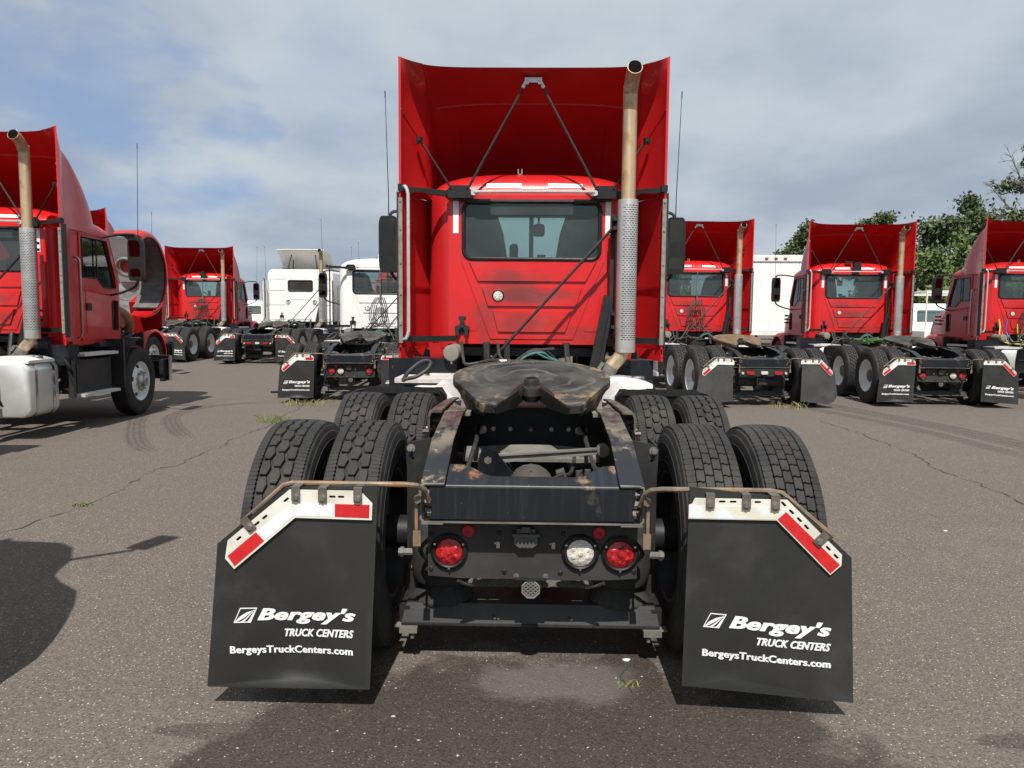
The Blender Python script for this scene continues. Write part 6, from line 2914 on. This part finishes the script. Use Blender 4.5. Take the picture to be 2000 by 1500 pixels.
def tree(label, x, y, h, cw, c0, leaf, seed, nleaf=2600, sparse=0.0, size=.17, lean=0.0, dead=None):
    nleaf = int(nleaf * 1.7)
    rnd = random.Random(seed)
    tk = root('tree', label, 'tree', (x, y, 0), 0, 'trees beyond the yard')
    tips = []
    mb = MB()
    top = Vector((lean, 0, h * .93))
    trunk = [Vector((0, 0, 0)), Vector((lean * .2, .1, h * .3)), Vector((lean * .55, -.1, h * .6)), top]
    P = smooth(trunk, 5)
    mb.tube(P, [h * .018 * (1 - .8 * i / (len(P) - 1)) for i in range(len(P))], 8)

    def limb(a, d, L, r, lev):
        pts = [a]
        p = a.copy()
        dd = d.copy()
        for k in range(4):
            dd = (dd + Vector((rnd.gauss(0, .18), rnd.gauss(0, .18), rnd.gauss(.06, .12)))).normalized()
            p = p + dd * L / 4
            pts.append(p.copy())
        mb.tube(pts, [r * (1 - .18 * k) for k in range(5)], 5, False)
        if lev < 2:
            for k in range(3 if lev else 4):
                q = pts[rnd.randint(1, 4)]
                nd = (dd + Vector((rnd.gauss(0, .6), rnd.gauss(0, .6), rnd.gauss(.1, .4)))).normalized()
                limb(q, nd, L * .55, r * .5, lev + 1)
        if lev >= 1:
            tips.append(pts[-1])
            tips.append(pts[2])
    for k in range(9):
        t = c0 + (1 - c0) * (k + rnd.random()) / 9.5
        q = P[min(len(P) - 1, int(t * (len(P) - 1)))]
        a = k * 2.4 + rnd.random()
        up = .15 + .8 * max(0, t - .4)
        w = cw * .5 * (1.0 - .55 * max(0, (t - .55) / .45)) * (.8 + .4 * rnd.random())
        limb(q, Vector((math.cos(a), math.sin(a), up)).normalized(), w, h * .007, 0)
    if dead:
        for (ax, az), (bx, bz), (cx, cz) in dead:
            pts = smooth([(ax, -.3, az), (bx, -.5, bz), (cx, -.6, cz)], 5)
            mb.tube(pts, [.085 * (1 - .8 * i / (len(pts) - 1)) for i in range(len(pts))], 5, False)
            for k in range(22):
                q = pts[rnd.randint(2, len(pts) - 1)]
                dd = Vector((rnd.gauss(-.3, .6), rnd.gauss(0, .3), rnd.gauss(.35, .5))).normalized()
                L = rnd.uniform(.3, 1.1)
                e = q + dd * L
                mb.tube([q, q.lerp(e, .5) + Vector((0, 0, .06)), e], [.022, .014, .006], 4, False)
                for j in range(2):
                    d2 = (dd + Vector((rnd.gauss(0, .6), 0, rnd.gauss(0, .6)))).normalized()
                    mb.tube([q.lerp(e, .5), q.lerp(e, .5) + d2 * L * .5], [.010, .004], 4, False)
    me = mb.mesh('trunk', 50, fixn=False)
    me.materials.append(bark)
    o = bpy.data.objects.new('trunk', me)
    COL.objects.link(o)
    o.parent = tk
    # leaf clumps around the branch ends
    vs, fs = [], []
    rt = [t for t in tips if rnd.random() > sparse]
    per = max(8, nleaf // max(1, len(rt)))
    for t in rt:
        cr = rnd.uniform(.28, .66) * (cw / 5) ** .5
        for k in range(per):
            d = Vector((rnd.gauss(0, 1), rnd.gauss(0, 1), rnd.gauss(0, .8)))
            c = t + d * cr * .62
            s = size * rnd.uniform(.6, 1.3)
            a = Vector((rnd.gauss(0, 1), rnd.gauss(0, 1), rnd.gauss(0, 1))).normalized()
            b = a.cross(Vector((rnd.gauss(0, 1), rnd.gauss(0, 1), rnd.gauss(0, 1)))).normalized()
            n = len(vs)
            vs += [c - a * s, c + b * s * .5, c + a * s, c - b * s * .5]
            fs.append((n, n + 1, n + 2, n + 3))
    me = bpy.data.meshes.new('crown')
    me.from_pydata(vs, [], fs)
    me.materials.append(leaf)
    o = bpy.data.objects.new('crown', me)
    COL.objects.link(o)
    o.parent = tk
    o['kind'] = 'stuff'


def px(u, y):
    """ground x for a picture column at distance y (only used to place the far trees)"""
    return (u - 1040) / 1450 * y


T = [('dense dark green tree between the two rightmost red trucks, left of the taller one', px(1805, 54), 54, 8.6, 5.2, .15, leafA, 1, 5200, .0),
     ('tall dense dark green tree between the two rightmost red trucks', px(1858, 55), 55, 10.4, 5.0, .15, leafA, 2, 6000, .0),
     ('dark green tree just left of the tall half bare tree', px(1903, 53), 53, 7.6, 3.4, .15, leafA, 3, 3600, .0),
     ('lighter green bushy tree low in front of the dense dark trees', px(1800, 47), 47, 5.6, 4.6, .05, leafC, 4, 4200, .0),
     ('light green low tree behind the white pickup with the ladder rack', px(1868, 48), 48, 6.4, 4.6, .05, leafC, 5, 4200, .0),
     ('left of two small round tree tops above the red fairing before the trailer', px(1660, 62), 62, 10.6, 3.0, .45, leafB, 6, 2600, .1),
     ('right of two small round tree tops above the red fairing before the trailer', px(1698, 62), 62, 10.8, 3.0, .45, leafB, 7, 2600, .1),
     ('dark green tree rising above the left end of the white box trailer', px(1548, 60), 60, 8.6, 4.2, .3, leafA, 8, 4200, .0),
     ('green tree seen only through the back window of the truck beside the trailer', px(1360, 58), 58, 6.4, 5.2, .1, leafC, 9, 3600, .0),
     ('low green tree at the far right behind the rightmost truck', px(1985, 50), 50, 5.6, 4.6, .1, leafB, 11, 3400, .0),
     ('dark green tree filling the gap behind the truck with the roof box', px(1745, 58), 58, 8.0, 5.0, .1, leafA, 12, 4600, .0)]
for t in T:
    tree(*t)
tree('tall half bare tree with dead branches at the right edge of the picture', px(1972, 50), 50, 13.2, 4.4, .45, leafB, 10, 2000, .42, .15,
     dead=[((-.1, 8.0), (-1.5, 8.9), (-3.0, 10.4)), ((-.1, 8.8), (-.9, 10.6), (-1.7, 12.1)), ((0, 9.5), (.1, 11.2), (-.5, 12.9)), ((-.1, 7.6), (-1.2, 8.2), (-2.3, 8.4))])

# ================================================================== WEEDS AND LITTER
grassm = pm('weed_green', (.13, .17, .035), (.20, .22, .055), 20, .7)
strawm = pm('weed_straw', (.30, .26, .12), (.22, .21, .08), 20, .8)


def weed(label, x, y, r, n, hgt, m, seed):
    rnd = random.Random(seed)
    vs, fs = [], []
    for i in range(n):
        a = rnd.random() * 6.283
        d = r * rnd.random() ** .6
        b = Vector((d * math.cos(a) * 1.6, d * math.sin(a), 0))
        h = hgt * rnd.uniform(.4, 1.2)
        ln = Vector((rnd.gauss(0, .6), rnd.gauss(0, .6), 0)) * h
        wv = Vector((rnd.gauss(0, 1), rnd.gauss(0, 1), 0)).normalized() * rnd.uniform(.002, .005)
        k = len(vs)
        vs += [b - wv, b + wv, b + ln * .5 + wv * .7 + Vector((0, 0, h * .6)), b + ln + Vector((0, 0, h * .8)), b + ln * .5 - wv * .7 + Vector((0, 0, h * .6))]
        fs.append((k, k + 1, k + 2, k + 3, k + 4))
    me = bpy.data.meshes.new('weed_tuft')
    me.from_pydata(vs, [], fs)
    me.materials.append(m)
    o = bpy.data.objects.new('weed_tuft', me)
    COL.objects.link(o)
    o.location = (x, y, gz(x, y))
    o['label'] = label
    o['category'] = 'weed'
    o['group'] = 'weeds in the pavement cracks'


weed('bright green weed tuft at the left end of the rear left tyre', -3.70, 10.5, .17, 130, .13, grassm, 1)
weed('pale weed patch in the crack beyond the bright green tuft', -3.95, 12.6, .25, 160, .12, strawm, 2)
weed('small flat weed in the long crack at the left', -3.55, 5.68, .055, 60, .035, grassm, 3)
weed('dry straw coloured weed in front of the truck with plain mud flaps', 4.45, 13.0, .24, 80, .13, strawm, 4)
weed('sparse thin weed between the two big mud flaps', .40, 2.95, .04, 9, .035, grassm, 5)
weed('weed tuft at the white day cab truck, left of the black quarter fender', -3.75, 13.0, .2, 50, .07, grassm, 6)
weed('dry weed wisp under the right flap of the truck with the roof box', 8.3, 12.2, .10, 40, .10, strawm, 7)


def litter(name, label, x, y, s, m, seed):
    rnd = random.Random(seed)
    mb = MB()
    pts = [(s * (1 + rnd.uniform(-.3, .3)) * math.cos(2 * PI * i / 7), s * .6 * (1 + rnd.uniform(-.3, .3)) * math.sin(2 * PI * i / 7)) for i in range(7)]
    mb.plate(pts, [], s * .35, TW(0))
    o = part(name, 'lit' + str(seed), m, None, lambda q: q.add(mb.v, mb.f), bev=s * .12)
    o.location = (x, y, gz(x, y) + .001)
    o['label'] = label
    o['category'] = 'litter'


litter('paper_scrap', 'tiny white scrap on the asphalt right of the rear right tyres', 3.0, 5.35, .017, print_w, 31)
litter('rubber_scrap', 'small black scrap on the asphalt behind the truck with the open hood', -5.1, 14.6, .10, plastic, 32)
litter('stone', 'small pale stone on the asphalt at the lower right', 2.75, 3.5, .022, pm('pale_grit', (.48, .43, .36)), 33)
litter('paper_scrap', 'white crumpled scrap in the oil stain under the lower beam', .43, 3.18, .016, print_w, 34)
